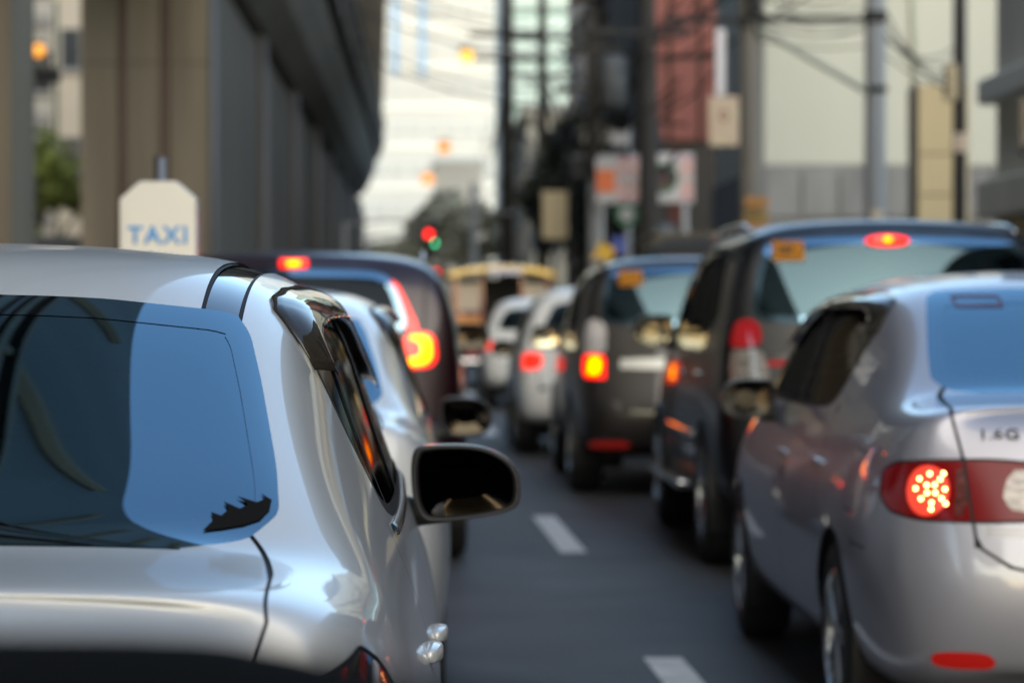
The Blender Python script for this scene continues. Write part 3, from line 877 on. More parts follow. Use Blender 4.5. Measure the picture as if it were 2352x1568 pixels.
# ------------------------------------------------------------------ sport utility cars
def suv_stations(W=.92, L=4.70, H=1.83, belt=1.20, rail=0.0):
    w = W - .92; h = H - 1.83; bl = belt - 1.20
    def r(y, W_, xb, zb, x6, z6, xr, zr, zt, **k):
        return ring10(y, W_ + w, xb + w, zb + bl, x6 + w + rail*.4, z6 + (h + bl)/2, xr + w + (rail if zr > 1.3 else rail*.3), zr + (h if zr > 1.3 else bl), zt + (h if zt > 1.3 else bl), x4=W_ + w - .008, **k)
    S = [
     r(.03, .80, .78, 1.20, .77, 1.44, .70, 1.70, 1.745, zu=.36, zs=.40, zm=.62, z4=.92, dy=[.1, .06, .02, -.02, .05, .08, .13, .22, .26, .25]),
     r(.15, .875, .855, 1.20, .832, 1.46, .755, 1.735, 1.79, zu=.32, zs=.36, zm=.62, z4=.92, dy=[.05, .03, .01, .0, .0, .0, .03, .13, .15, .15]),
     r(.36, .908, .882, 1.20, .852, 1.47, .768, 1.757, 1.815, zu=.30, zs=.34, zm=.62, z4=.92, dy=[0, 0, 0, 0, 0, 0, 0, .05, .06, .06]),
     r(.75, .92, .890, 1.20, .858, 1.47, .775, 1.768, 1.828, zu=.30, zs=.34, zm=.60, z4=.92),
     r(1.4, .92, .892, 1.195, .860, 1.47, .778, 1.773, 1.832, zu=.30, zs=.34, zm=.60, z4=.92),
     r(2.1, .92, .892, 1.19, .860, 1.46, .776, 1.765, 1.826, zu=.30, zs=.34, zm=.60, z4=.92),
     r(2.65, .92, .890, 1.18, .843, 1.43, .768, 1.725, 1.785, zu=.30, zs=.34, zm=.60, z4=.92),
     r(3.0, .92, .888, 1.17, .845, 1.37, .765, 1.585, 1.64, zu=.30, zs=.34, zm=.60, z4=.92),
     r(3.42, .915, .880, 1.15, .845, 1.22, .765, 1.27, 1.32, zu=.30, zs=.34, zm=.60, z4=.90),
     r(3.75, .908, .865, 1.10, .81, 1.145, .70, 1.165, 1.20, zu=.30, zs=.34, zm=.60, z4=.88),
     r(4.2, .885, .83, 1.03, .775, 1.08, .66, 1.10, 1.12, zu=.30, zs=.34, zm=.60, z4=.86),
     r(4.52, .80, .74, .94, .68, .98, .58, 1.0, 1.01, zu=.34, zs=.38, zm=.58, z4=.80),
     r(4.70, .66, .60, .84, .55, .87, .46, .885, .89, zu=.40, zs=.44, zm=.56, z4=.72)]
    k = L/4.70
    return [[(x, y*k, z) for x, y, z in st] for st in S]

SUV_WIN = [(.34, 1.235), (.36, 1.50), (.46, 1.64), (.70, 1.675), (1.4, 1.69), (2.1, 1.68), (2.62, 1.635), (2.95, 1.48), (3.26, 1.25), (3.22, 1.215), (2.1, 1.225), (1.0, 1.23)]
def suv_cuts(b, k=1.0, dz=0.0, hz=0.0, arch=.40, ya=.95, yf=3.70, zc=.38, win=None, clad=True):
    wn_ = win or SUV_WIN
    wn_ = chaikin([(y*k, z + (dz if z < 1.3 else hz)) for y, z in wn_], 2, .18)
    b.side(wn_, 'frit_side', only=('body',), ymin=.2)
    b.side(wn_, 'glass_r', only=('frit_side',), off=.025, ymin=.2)
    b.side([(2.0*k, .5), (2.0*k, 1.9), (5, 1.9), (5, .5)], 'glass_f', only=('glass_r',), ymin=.2)
    for y0, y1 in ((1.94, 2.06), (1.02, 1.12)):
        b.side([(y0*k, .5), (y0*k, 1.9), (y1*k, 1.9), (y1*k, .5)], 'frit_side', only=('glass_r', 'glass_f'), ymin=.2)
    b.side_line([(1.07*k, 1.22+dz), (1.08*k, .95), (1.25*k, .70), (1.38*k, .42), (2.0*k, .40), (2.0*k, 1.21+dz)], .008)
    b.side_line([(2.0*k, .40), (3.05*k, .42), (3.15*k, .8), (3.15*k, 1.17+dz)], .008)
    for yy in (ya*k, yf*k):
        b.side(circle((yy, zc), arch, 48), 'hole', only=('body', 'seam'))
    if clad:
        b.side([(-1, -1), (-1, .46), (6, .46), (6, -1)], 'clad', only=('body',))

def suv_rear(b, glass, bx, lamps, gate, nm=-.12):
    g = chaikin(glass, 2, .15)
    b.rear(g, 'frit_rear', only=('body',), ymax=.8, nmin=nm)
    b.rear(g, 'rear_glass', only=('frit_rear',), ymax=.8, off=.035, nmin=nm)
    for poly, nme, kw in lamps:
        b.rear(chaikin(poly, 2, .15), nme, only=kw.pop('only', ('body',)), **kw)
    b.rear_line(gate, .009, ymax=.9, nmin=.2)

def suv_windscreen(b, dz=0, hz=0):
    fp = chaikin([(-.3, 1.30+dz), (.5, 1.29+dz), (.76, 1.25+dz), (.72, 1.45+hz), (.67, 1.63+hz), (.5, 1.70+hz), (-.3, 1.72+hz)], 2, .12)
    b.front(fp, 'frit_front', only=('body',)); b.front(fp, 'front_glass', only=('frit_front',), off=.04)

def plate_on(b, root, name, x, z, w, h, m, text=None, off=.004, tm=None, tsize=None, par=None):
    """a thin rectangular sheet lying on the rear of the car"""
    p, n = b.on_rear(x, z)
    bm = bmesh.new(); nx, nz = 8, 4; A = []
    for j in range(nz+1):
        row = []
        for i in range(nx+1):
            q, nn = b.on_rear(x + (i/nx-.5)*w, z + (j/nz-.5)*h)
            row.append(bm.verts.new(q + nn*off))
        A.append(row)
    for j in range(nz):
        for i in range(nx): bm.faces.new((A[j][i], A[j][i+1], A[j+1][i+1], A[j+1][i]))
    r = bmesh.ops.solidify(bm, geom=list(bm.faces), thickness=.0015)
    bmesh.ops.recalc_face_normals(bm, faces=bm.faces)
    o = link(name, bm, m, par or root)
    if text:
        tl = math.asin(max(-1, min(1, n.z)))
        text_mesh('lettering', text, tsize or h*.5, tm or M['ink'], o, p + n*(off + .003), (R(90) - tl, 0, math.atan2(n.x, -n.y)*.0), .0008, .002, .95)
    return o

def suv_gear(root, ya, yf, track, r, arch, zc, rim='alloy'):
    for yy in (ya, yf):
        for sx in (-1, 1):
            make_wheel(root, (sx*track, yy, r), r, .25, sx, M[rim])
            wheel_well(root, yy, zc, arch, sx, track + .12, track - .26)
    mbox('floor_pan', (0, (ya+yf)/2, .34), (track*1.7, (yf-ya)+1.2, .08), M['plastic'], root)

def roof_rails(root, b, x, y0, y1, z, m):
    for sx in (-1, 1):
        pts = []
        for i in range(13):
            t = i/12; y = y0 + (y1-y0)*t
            p, n = b.surf((sx*x, y, 3), (0, 0, -1))
            pts.append((sx*x, y, p.z + .012 + .035*min(1, math.sin(math.pi*t)*2.5)))
        mtube('roof_rail', pts, .016, m, root, 8)

M['chmsl'] = mat('high_brake_lamp', (.3, .02, .02), .3, emit=(1.0, .02, .012), estr=.7, coat=.6)
M['lit_yellow'] = mat('lit_yellow_core', (.4, .2, .02), .3, emit=(1.0, .24, .0), estr=2.4)
M['plate'] = mat('number_plate', (.62, .62, .58), .5)

# --- black SUV
def black_suv():
    root = empty('suv', (2.39, 13.6, 0), 0, 'black SUV with an orange sticker and lit oval brake light in its rear window', 'car')
    b = Body(suv_stations(H=1.86), 3); pm = M['black']
    lampu = [(.745, 1.19), (.75, 1.27), (.80, 1.325), (.90, 1.31), (.945, 1.22), (.94, 1.175), (.85, 1.175)]
    lampl = [(.745, 1.17), (.70, 1.07), (.69, 1.0), (.74, .955), (.90, .96), (.95, 1.05), (.94, 1.165)]
    suv_rear(b, [(-.3, 1.30), (.5, 1.295), (.68, 1.305), (.745, 1.34), (.735, 1.45), (.70, 1.60), (.655, 1.70), (.55, 1.735), (-.3, 1.75)], .78,
             [(lampu, 'lampu', dict(wrap=.5, ymax=.6, nmin=.8)), (lampl, 'lampl', dict(wrap=.5, ymax=.6, nmin=.8)),
              ([(-.3, 1.075), (-.3, 1.118), (.685, 1.118), (.69, 1.075)], 'garn', dict(ymax=.6)),
              ([(-.3, 1.122), (-.3, 1.15), (.70, 1.15), (.70, 1.122)], 'chr', dict(ymax=.6))],
             [(.80, 1.72), (.79, 1.34), (.71, 1.20), (.68, 1.0), (.70, .66), (-.1, .64)])
    suv_windscreen(b, 0, .03)
    suv_cuts(b, 1, 0, .03, win=[(.50, 1.30), (.54, 1.50), (.62, 1.63), (.80, 1.675), (1.4, 1.69), (2.1, 1.68), (2.62, 1.635), (2.95, 1.48), (3.26, 1.25), (3.22, 1.215), (2.1, 1.225), (1.0, 1.23)])
    L = b.part('lampu', 'tail_lamp', M['lit_dim'], root, True)
    for o in b.part('lampl', 'reversing_lens', M['lamp_clear'], root, True): pass
    b.part('garn', 'red_garnish', M['lit_dim'], root); b.part('chr', 'chrome_garnish', M['chrome'], root)  # the red garnish is no lamp, its glow is painted in
    plate_on(b, root, 'registration_sticker', -.545, 1.668, .160, .103, M['orange'], '1076', tsize=.062)
    q, n = b.on_rear(-.04, 1.717)
    bm = bmesh.new(); bmesh.ops.create_uvsphere(bm, u_segments=24, v_segments=12, radius=1)
    o = link('high_brake_lamp', bm, M['chmsl'], root, True); o.scale = (.115, .018, .030); o.location = q + n*.01
    bm = bmesh.new(); bmesh.ops.create_uvsphere(bm, u_segments=16, v_segments=10, radius=1)
    o2 = link('lamp_core', bm, M['lit_yellow'], root, True); o2.scale = (.026, .012, .014); o2.location = q + n*.022
    roof_rails(root, b, .70, .55, 2.75, 1.8, M['chrome'])
    for sx in (-1, 1):
        handle(b, root, 1.27, 1.02, sx, M['chrome'], .22); handle(b, root, 2.22, 1.01, sx, M['chrome'], .22)
        o = [(-.02, .09), (.03, .10), (.17, .10), (.22, .07), (.235, 0), (.22, -.08), (.15, -.10), (.02, -.10), (-.02, -.03)]
        mirror(root, o, (sx*.90, 3.02, 1.245), sx, M['chrome'] if sx < 0 else pm, arm=[(sx*.86, 3.08, 1.17), (sx*.95, 3.05, 1.16)], glassmat=M['mirror_bright'])
        strip(b, root, 'side_moulding', [(1.45, .70), (3.1, .70)], [(1.45, .645), (3.1, .645)], 20, M['chrome'], sx, .003, .012, .01, .008, 3)
        # running board
    for sx in (-1, 1): mbox('running_board', (sx*.93, 2.3, .40), (.16, 1.9, .05), M['chrome'], root, bevel=.012)
    seats(root, [(1.05, 1.35, 3), (2.25, 1.40, 2)], .72, .7)
    finish_body(b, root, pm, dict(lid='tailgate', glass=M['tint_suv'], sglass=M['tint_side']))
    suv_gear(root, .95, 3.70, .80, .385, .40, .38)
    return root
M['lit_dim'] = mat('red_lens_glowing', (.35, .008, .015), .15, coat=1.0, emit=(1, .012, .02), estr=.035)
M['side_lit'] = mat('side_lamp_red', (.3, .02, .01), .3, emit=(1, .03, .005), estr=.6)
M['mirror_bright'] = mat('mirror_clear', (.24, .24, .22), .02, 1.0)

# --- grey bronze SUV ahead of it
def grey_suv():
    root = empty('suv', (1.99, 19.7, 0), 0, 'bronze grey SUV with an orange sticker ahead of the black SUV', 'car')
    b = Body(suv_stations(H=1.80, W=.915), 3); pm = M['grey']
    suv_rear(b, [(-.3, 1.27), (.5, 1.265), (.66, 1.275), (.725, 1.31), (.72, 1.42), (.69, 1.56), (.64, 1.66), (.54, 1.69), (-.3, 1.70)], .78,
             [([(.735, 1.06), (.735, 1.24), (.78, 1.30), (.86, 1.32), (.93, 1.28), (.95, 1.15), (.94, 1.06)], 'lampu', dict(wrap=.5, ymax=.6, nmin=.8)),
              ([(.735, 1.055), (.73, .90), (.76, .88), (.91, .885), (.945, .93), (.94, 1.055)], 'lampl', dict(wrap=.5, ymax=.6, nmin=.8)),
              ([(.775, 1.03), (.775, .915), (.87, .915), (.87, 1.03)], 'core', dict(wrap=.5, ymax=.6, nmin=.8, only=('lampl',))),
              ([(-.3, .95), (-.3, 1.03), (.58, 1.03), (.60, .95)], 'chr', dict(ymax=.6)),
              ([(.52, .365), (.52, .42), (.80, .42), (.82, .365)], 'refl', dict(ymax=.6, nmin=.2))],
             [(.80, 1.69), (.77, 1.30), (.72, 1.2), (.71, .9), (.70, .66), (-.1, .64)])
    suv_windscreen(b, 0, -.03); suv_cuts(b, 1, 0, -.03, win=[(.46, 1.30), (.52, 1.50), (.60, 1.62), (.80, 1.665), (1.4, 1.69), (2.1, 1.68), (2.62, 1.635), (2.95, 1.48), (3.26, 1.25), (3.22, 1.215), (2.1, 1.225), (1.0, 1.23)])
    L = b.part('lampu', 'tail_lamp', M['lamp_chrome'], root, True)
    b.part('lampl', 'brake_lens', M['lit_red'], L[0], True); b.part('core', 'brake_core', M['lit_yellow'], L[0], True)
    b.part('chr', 'chrome_garnish', M['bright_garnish'], root); b.part('refl', 'bumper_reflector', M['lit_red2'], root, True)
    plate_on(b, root, 'registration_sticker', -.50, 1.615, .175, .115, M['orange'])
    plate_on(b, root, 'number_plate', 0, .80, .40, .16, M['plate'], off=.01)
    roof_rails(root, b, .68, .55, 2.7, 1.8, M['trim'])
    for sx in (-1, 1):
        handle(b, root, 1.27, 1.0, sx, pm, .22); handle(b, root, 2.22, 1.0, sx, pm, .22)
        o = [(-.02, .09), (.03, .10), (.17, .10), (.22, .07), (.235, 0), (.22, -.08), (.15, -.09), (.02, -.09), (-.02, -.03)]
        mirror(root, o, (sx*.90, 3.0, 1.16), sx, M['white'], arm=[(sx*.86, 3.06, 1.10), (sx*.95, 3.03, 1.09)], glassmat=M['mirror_bright'])
    seats(root, [(1.05, 1.30, 3), (2.25, 1.36, 2)], .72, .7)
    finish_body(b, root, pm, dict(lid='tailgate', glass=M['tint_suv'], sglass=M['tint_side']))
    suv_gear(root, .95, 3.70, .795, .38, .40, .38)
    return root
M['lamp_chrome'] = mat('lamp_chrome', (.85, .80, .78), .35, .1, coat=.5, noise=(26, .5, None, .2))
M['bright_garnish'] = mat('bright_garnish', (.5, .5, .47), .3, .5)
M['lit_red2'] = mat('glowing_reflector_strip', (.32, .02, .02), .3, coat=.8, emit=(1, .03, .02), estr=.03)  # for reflectors, not lamps: a weak glow is put into the red

# --- maroon crossover in the left lane
def maroon_suv():
    root = empty('suv', (-.715, 14.1, 0), 0, 'maroon crossover with a glowing yellow and red L shaped tail lamp', 'car')
    b = Body(suv_stations(H=1.70, W=.925, belt=1.12, L=4.6), 3); pm = M['maroon']
    suv_rear(b, [(-.3, 1.245), (.45, 1.24), (.55, 1.25), (.60, 1.285), (.58, 1.37), (.545, 1.47), (.50, 1.545), (.42, 1.575), (-.3, 1.59)], .76,
             [([(.64, 1.25), (.565, 1.49), (.58, 1.525), (.615, 1.52), (.715, 1.25)], 'strip', dict(wrap=.35, ymax=.75, nmin=.8)),
              ([(.42, 1.085), (.44, 1.135), (.61, 1.17), (.63, 1.25), (.75, 1.255), (.795, 1.225), (.80, 1.11), (.76, 1.065), (.58, 1.055)], 'lamp', dict(wrap=.35, ymax=.75, nmin=.8)),
              ([(.645, 1.235), (.645, 1.205), (.70, 1.205), (.71, 1.18), (.71, 1.14), (.695, 1.122), (.61, 1.115), (.61, 1.078), (.72, 1.078), (.768, 1.115), (.77, 1.215), (.74, 1.238)], 'core', dict(wrap=.35, ymax=.75, nmin=.8, only=('lamp',))),
              ([(-.3, 1.145), (-.3, 1.20), (.50, 1.20), (.52, 1.145)], 'chr', dict(ymax=.6)),
              ([(.62, .56), (.62, .60), (.85, .60), (.86, .56)], 'refl', dict(wrap=.3, ymax=.6, nmin=.4))],
             [(.70, 1.58), (.69, 1.27), (.64, 1.05), (.66, .66), (-.1, .64)])
    suv_windscreen(b, -.08, -.13)
    W2 = [(.62, 1.30), (.70, 1.48), (.84, 1.62), (1.1, 1.665), (1.5, 1.685), (2.1, 1.68), (2.62, 1.625), (2.95, 1.48), (3.26, 1.25), (3.22, 1.215), (2.1, 1.225), (1.0, 1.24)]
    suv_cuts(b, 4.6/4.7, -.08, -.13, win=W2)
    b.part('strip', 'tail_lamp_strip', M['lit_red'], root, True)
    L = b.part('lamp', 'tail_lamp', M['lit_red'], root, True); b.part('core', 'brake_core', M['lit_yellow'], L[0], True)
    b.part('chr', 'chrome_garnish', M['chrome'], root); b.part('refl', 'bumper_reflector', M['lit_red2'], root, True)
    q, n = b.on_rear(0, 1.60)
    o = mbox('high_brake_lamp', (0, 0, 0), (.15, .03, .05), M['lit_red'], root, bevel=.012); o.location = q + n*.015
    o = mbox('lamp_core', (0, 0, 0), (.07, .02, .025), M['lit_yellow'], o, bevel=.008); o.location = (0, -.012, 0)
    plate_on(b, root, 'number_plate', 0, .90, .40, .15, M['plate'], off=.01)
    roof_rails(root, b, .68, .65, 2.6, 1.7, M['chrome'])
    for sx in (-1, 1):
        handle(b, root, 1.27, .95, sx, pm, .22); handle(b, root, 2.2, .95, sx, pm, .22)
        o = [(-.02, .08), (.03, .09), (.15, .09), (.20, .06), (.21, 0), (.2, -.06), (.13, -.08), (.02, -.08), (-.02, -.03)]
        mirror(root, o, (sx*.89, 2.95, 1.20), sx, M['trim'], arm=[(sx*.86, 3.0, 1.12), (sx*.94, 2.98, 1.10)])
        p, n2 = b.on_side(.42, .83, sx)
        bm = bmesh.new(); bmesh.ops.create_uvsphere(bm, u_segments=12, v_segments=8, radius=1)
        lo = link('glowing_side_reflector', bm, M['lit_red'], root, True); lo.scale = (.02, .06, .035); lo.location = p + n2*.004  # small reflector given a glow of its own
    seats(root, [(1.15, 1.2, 3), (2.2, 1.28, 2)], .72, .6)
    finish_body(b, root, pm, dict(lid='tailgate', glass=M['tint_black'], sglass=M['tint_side']))
    suv_gear(root, .95*4.6/4.7, 3.70*4.6/4.7, .80, .365, .385, .37)
    return root

# --- the two white cars further on
def white_car(loc, label, H, W, belt, L, lamp, lit, rail=-.10):
    root = empty('suv', loc, 0, label, 'car')
    b = Body(suv_stations(H=H, W=W, belt=belt, L=L, rail=rail), 2); pm = M['white']; dz = belt - 1.20; hz = H - 1.83
    suv_rear(b, [(-.3, 1.28+dz), (.5, 1.275+dz), (.60, 1.29+dz), (.63, 1.33+dz), (.58, 1.5+hz), (.49, 1.66+hz), (-.3, 1.70+hz)], .78,
             [(lamp, 'lamp', dict(wrap=.5, ymax=.6, nmin=.8))], [(.72, 1.68+hz), (.70, 1.30+dz), (.66, .9), (.66, .66), (-.1, .64)])
    suv_windscreen(b, dz, hz); suv_cuts(b, L/4.7, dz, hz, arch=.36, zc=.34, clad=False)
    b.part('lamp', 'tail_lamp', lit, root, True)
    plate_on(b, root, 'number_plate', 0, .78, .40, .16, M['ink'], off=.01)
    for sx in (-1, 1):
        o = [(-.02, .08), (.03, .09), (.15, .09), (.20, .06), (.21, 0), (.2, -.06), (.13, -.08), (.02, -.08), (-.02, -.03)]
        mirror(root, o, (sx*(W-.03), 3.0*L/4.7, belt-.06), sx, M['white'], arm=[(sx*(W-.06), 3.06*L/4.7, belt-.1), (sx*W, 3.03*L/4.7, belt-.11)])
    seats(root, [(1.05, belt+.1, 3), (2.25, belt+.14, 2)], .66, .6)
    finish_body(b, root, pm, dict(lid='tailgate', glass=M['tint_suv'], sglass=M['tint_side']))
    suv_gear(root, .95*L/4.7, 3.7*L/4.7, W-.12, .335, .36, .34)
    return root
M['lit_far'] = mat('far_lit_lamp', (.3, .01, .01), .3, emit=(1, .02, .012), estr=.55)

# --- dark van standing to the right, its flat roof over the grey SUV
def dark_van():
    root = empty('van', (3.35, 30.5, 0), 0, 'dark van with a flat roof rack behind the bronze grey SUV', 'van')
    b = Body(suv_stations(H=2.22, W=.93, belt=1.38, L=4.9), 2); pm = M['black']
    suv_rear(b, [(-.3, 1.45), (.5, 1.445), (.66, 1.46), (.70, 1.52), (.68, 1.80), (.62, 1.98), (-.3, 2.02)], .78, [], [(.74, 2.05), (.74, .7), (-.1, .66)])
    suv_windscreen(b, .18, .38); suv_cuts(b, 1.04, .18, .38, clad=False)
    seats(root, [(1.05, 1.5, 3), (2.25, 1.55, 2)], .72, .8)
    finish_body(b, root, pm, dict(lid='tailgate', glass=M['tint_suv'], sglass=M['tint_side']))
    suv_gear(root, .98, 3.85, .81, .36, .39, .37)
    for sx in (-1, 1): mbox('rack_rail', (sx*.72, 1.9, 2.30), (.05, 2.9, .05), M['trim'], root)
    for i in range(6): mbox('rack_bar', (0, .6 + i*.52, 2.285), (1.44, .06, .04), M['trim'], root)
    for sx in (-1, 1):
        for yy in (.7, 1.9, 3.1): mbox('rack_foot', (sx*.70, yy, 2.225), (.05, .07, .13), M['trim'], root)
    return root

# --- jeepney with a yellow visor roof
def jeepney():
    root = empty('jeepney', (1.34, 49.5, 0), 0, 'maroon jeepney with a curved yellow roof and dark open rear door', 'jeepney')
    m = {'red': paint('jeepney_maroon', (.22, .03, .03), .1, .35), 'yel': paint('jeepney_yellow', (.75, .43, .04), 0, .4), 'cream': mat('jeepney_cream', (.50, .40, .30), .5), 'or': mat('jeepney_orange', (.60, .24, .05), .5)}
    W2, L = .92, 5.8
    for sx in (-1, 1):
        mbox('side_panel', (sx*(W2-.02), L/2, .98), (.05, L, .85), m['red'], root, bevel=.02)
        mbox('rear_panel', (sx*.635, .03, .98), (.57, .06, .85), m['red'], root, bevel=.02)
        mbox('trim_board', (sx*.63, -.01, 1.22), (.50, .03, .20), m['or'], root, bevel=.01)
        mbox('pillar', (sx*.86, .05, 1.77), (.09, .09, .75), m['red'], root, bevel=.015)
        mbox('door_post', (sx*.37, .05, 1.77), (.06, .07, .75), m['red'], root, bevel=.015)
        mbox('window_board', (sx*.615, .05, 1.70), (.42, .04, .52), m['cream'], root, bevel=.01)
        for k in range(5): mbox('pillar', (sx*.88, 1.0 + k*1.0, 1.77), (.06, .07, .75), m['red'], root)
        o = mbox('tail_lamp', (sx*.78, -.03, .78), (.14, .05, .12), M['lamp_red'], root, bevel=.02)
        for yy in (1.2, 4.6): make_wheel(root, (sx*.76, yy, .38), .38, .22, sx, M['alloy'])
    mbox('cab_front', (0, L - .3, 1.2), (1.7, .1, 1.3), m['red'], root)
    mbox('bonnet', (0, L + .45, .95), (1.5, 1.3, .65), m['red'], root, bevel=.12)
    mbox('floor', (0, L/2, .55), (1.75, L, .08), M['plastic'], root)
    mbox('cab_wall', (0, L*.72, 1.5), (1.7, .05, 1.2), M['plastic'], root)
    mbox('step_bumper', (0, -.18, .50), (1.7, .28, .12), M['chrome'], root, bevel=.03)
    mbox('number_plate', (0, -.03, .74), (.38, .02, .16), M['plate'], root)
    for sx in (-1, 1): mbox('bench', (sx*.6, L*.38, .85), (.45, L*.62, .12), M['seat'], root, bevel=.03)
    # arched roof with overhanging ends
    bm = bmesh.new(); n = 14; R0 = []
    for y in (-.28, -.20, L*.5, L + .1):
        ring = []
        for i in range(n+1):
            x = -1.0 + 2.0*i/n; ring.append((x, y, 2.14 + .14*(1 - abs(x)**2.4) - (.015 if y < -.25 else 0)))
        low = [(x, y, z - (.055 if abs(x) > .98 else .09)) for x, y, z in ring[::-1]]
        R0.append(ring + low)
    loft(bm, R0); bmesh.ops.recalc_face_normals(bm, faces=bm.faces)
    link('roof', bm, m['yel'], root)
    mbox('route_board', (.05, -.295, 2.165), (.62, .03, .10), M['board_white'], root, bevel=.008)
    return root
M['board_white'] = mat('route_board_white', (.55, .54, .62), .4)
# ------------------------------------------------------------------ ground, road, kerbs
def sheet(name, x0, x1, y0, y1, z, m, nx=1, ny=1):
    v = [(x0 + (x1-x0)*i/nx, y0 + (y1-y0)*j/ny, z) for j in range(ny+1) for i in range(nx+1)]
    f = [(j*(nx+1)+i, j*(nx+1)+i+1, (j+1)*(nx+1)+i+1, (j+1)*(nx+1)+i) for j in range(ny) for i in range(nx)]
    me = bpy.data.meshes.new(name); me.from_pydata(v, [], f); me.update()
    o = link(name, me, m); o['kind'] = 'structure'
    return o

def asphalt():
    m = mat('asphalt', (.054, .052, .050), .62, noise=(.55, .35, (.038, .037, .036), .25), bump=(90, .35))
    nt = m.node_tree; b = nt.nodes['Principled BSDF']
    n = nt.nodes.new('ShaderNodeTexNoise'); n.inputs['Scale'].default_value = 1.3; n.inputs['Detail'].default_value = 7
    tc = [x for x in nt.nodes if x.type == 'TEX_COORD'][0]
    nt.links.new(tc.outputs['Object'], n.inputs[0])
    rp = nt.nodes.new('ShaderNodeMapRange'); rp.inputs[1].default_value = .35; rp.inputs[2].default_value = .7
    rp.inputs[3].default_value = .64; rp.inputs[4].default_value = .72
    nt.links.new(n.outputs[0], rp.inputs[0]); nt.links.new(rp.outputs[0], b.inputs['Roughness'])
    return m
M['asphalt'] = asphalt()
M['soil'] = mat('ground_concrete', (.16, .155, .145), .9, noise=(.4, .4, None, 1))
M['pave'] = mat('sidewalk_concrete', (.24, .23, .215), .85, noise=(2, .35, None, 1), bump=(30, .3))
M['linepaint'] = mat('worn_line_paint', (.72, .71, .68), .7, noise=(9, .35, None, 1))
M['conc'] = mat('viaduct_concrete', (.075, .063, .049), .85, noise=(.7, .5, (.034, .029, .023), .12), bump=(12, .25))
M['conc_brown'] = mat('pier_concrete', (.20, .155, .105), .85, noise=(1.1, .4, (.11, .085, .056), .10), bump=(12, .3))
M['conc_dark'] = mat('soffit_concrete', (.080, .070, .057), .9, noise=(.5, .4, None, .3))
M['conc_light'] = mat('parapet_concrete', (.13, .13, .135), .8, noise=(.6, .35, None, .2))
M['pipe'] = mat('grey_drain_pipe', (.15, .15, .165), .6, noise=(1.2, .4, None, .1))
M['rust'] = mat('rust_stain_pipe', (.13, .075, .055), .8)
M['steel'] = mat('galvanised_steel', (.20, .21, .24), .4, .7)
M['pole'] = mat('pole_concrete', (.26, .24, .21), .85, noise=(3, .3, None, .1))
M['pole_dark'] = mat('dark_timber_pole', (.035, .031, .028), .85, noise=(4, .4, None, .1))
M['pole_grey'] = mat('grey_pole', (.26, .27, .28), .6)
M['wire'] = mat('cable_black', (.012, .012, .012), .7)

sheet('ground', -900, 900, -120, 2000, -.012, M['soil'])
road = sheet('road', -2.5, 4.2, -60, 420, 0.0, M['asphalt'])
sheet('far_carriageway', -16.5, -10.8, -60, 420, 0.0, M['asphalt'])
y = 10.5 - 2.8 - 7.5*3
dm = None
while y < 130:
    xc = .965 - (y - 7.7)*.0195 if y < 30 else .70
    if dm is None:
        dm = bpy.data.meshes.new('lane_dash'); dm.from_pydata([(-.075, 0, 0), (.075, 0, 0), (.075, 2.8, 0), (-.075, 2.8, 0)], [], [(0, 1, 2, 3)]); dm.materials.append(M['linepaint'])
    o = bpy.data.objects.new('lane_dash', dm); COL.objects.link(o); o.parent = road
    o.location = (xc, y, .004); o.rotation_euler = (0, 0, .0195 if y < 30 else 0)
    y += 7.5
def kerbed(name, x0, x1, y0, y1, h=.14):
    bm = bmesh.new(); box(bm, ((x0+x1)/2, (y0+y1)/2, h/2), (x1-x0, y1-y0, h), None, .02, 2)
    o = link(name, bm, M['pave']); o['kind'] = 'structure'; return o
kerbed('sidewalk', 4.2, 6.05, -60, 420); kerbed('median', -10.8, -2.5, -60, 420); kerbed('sidewalk', -19, -16.5, -60, 420)

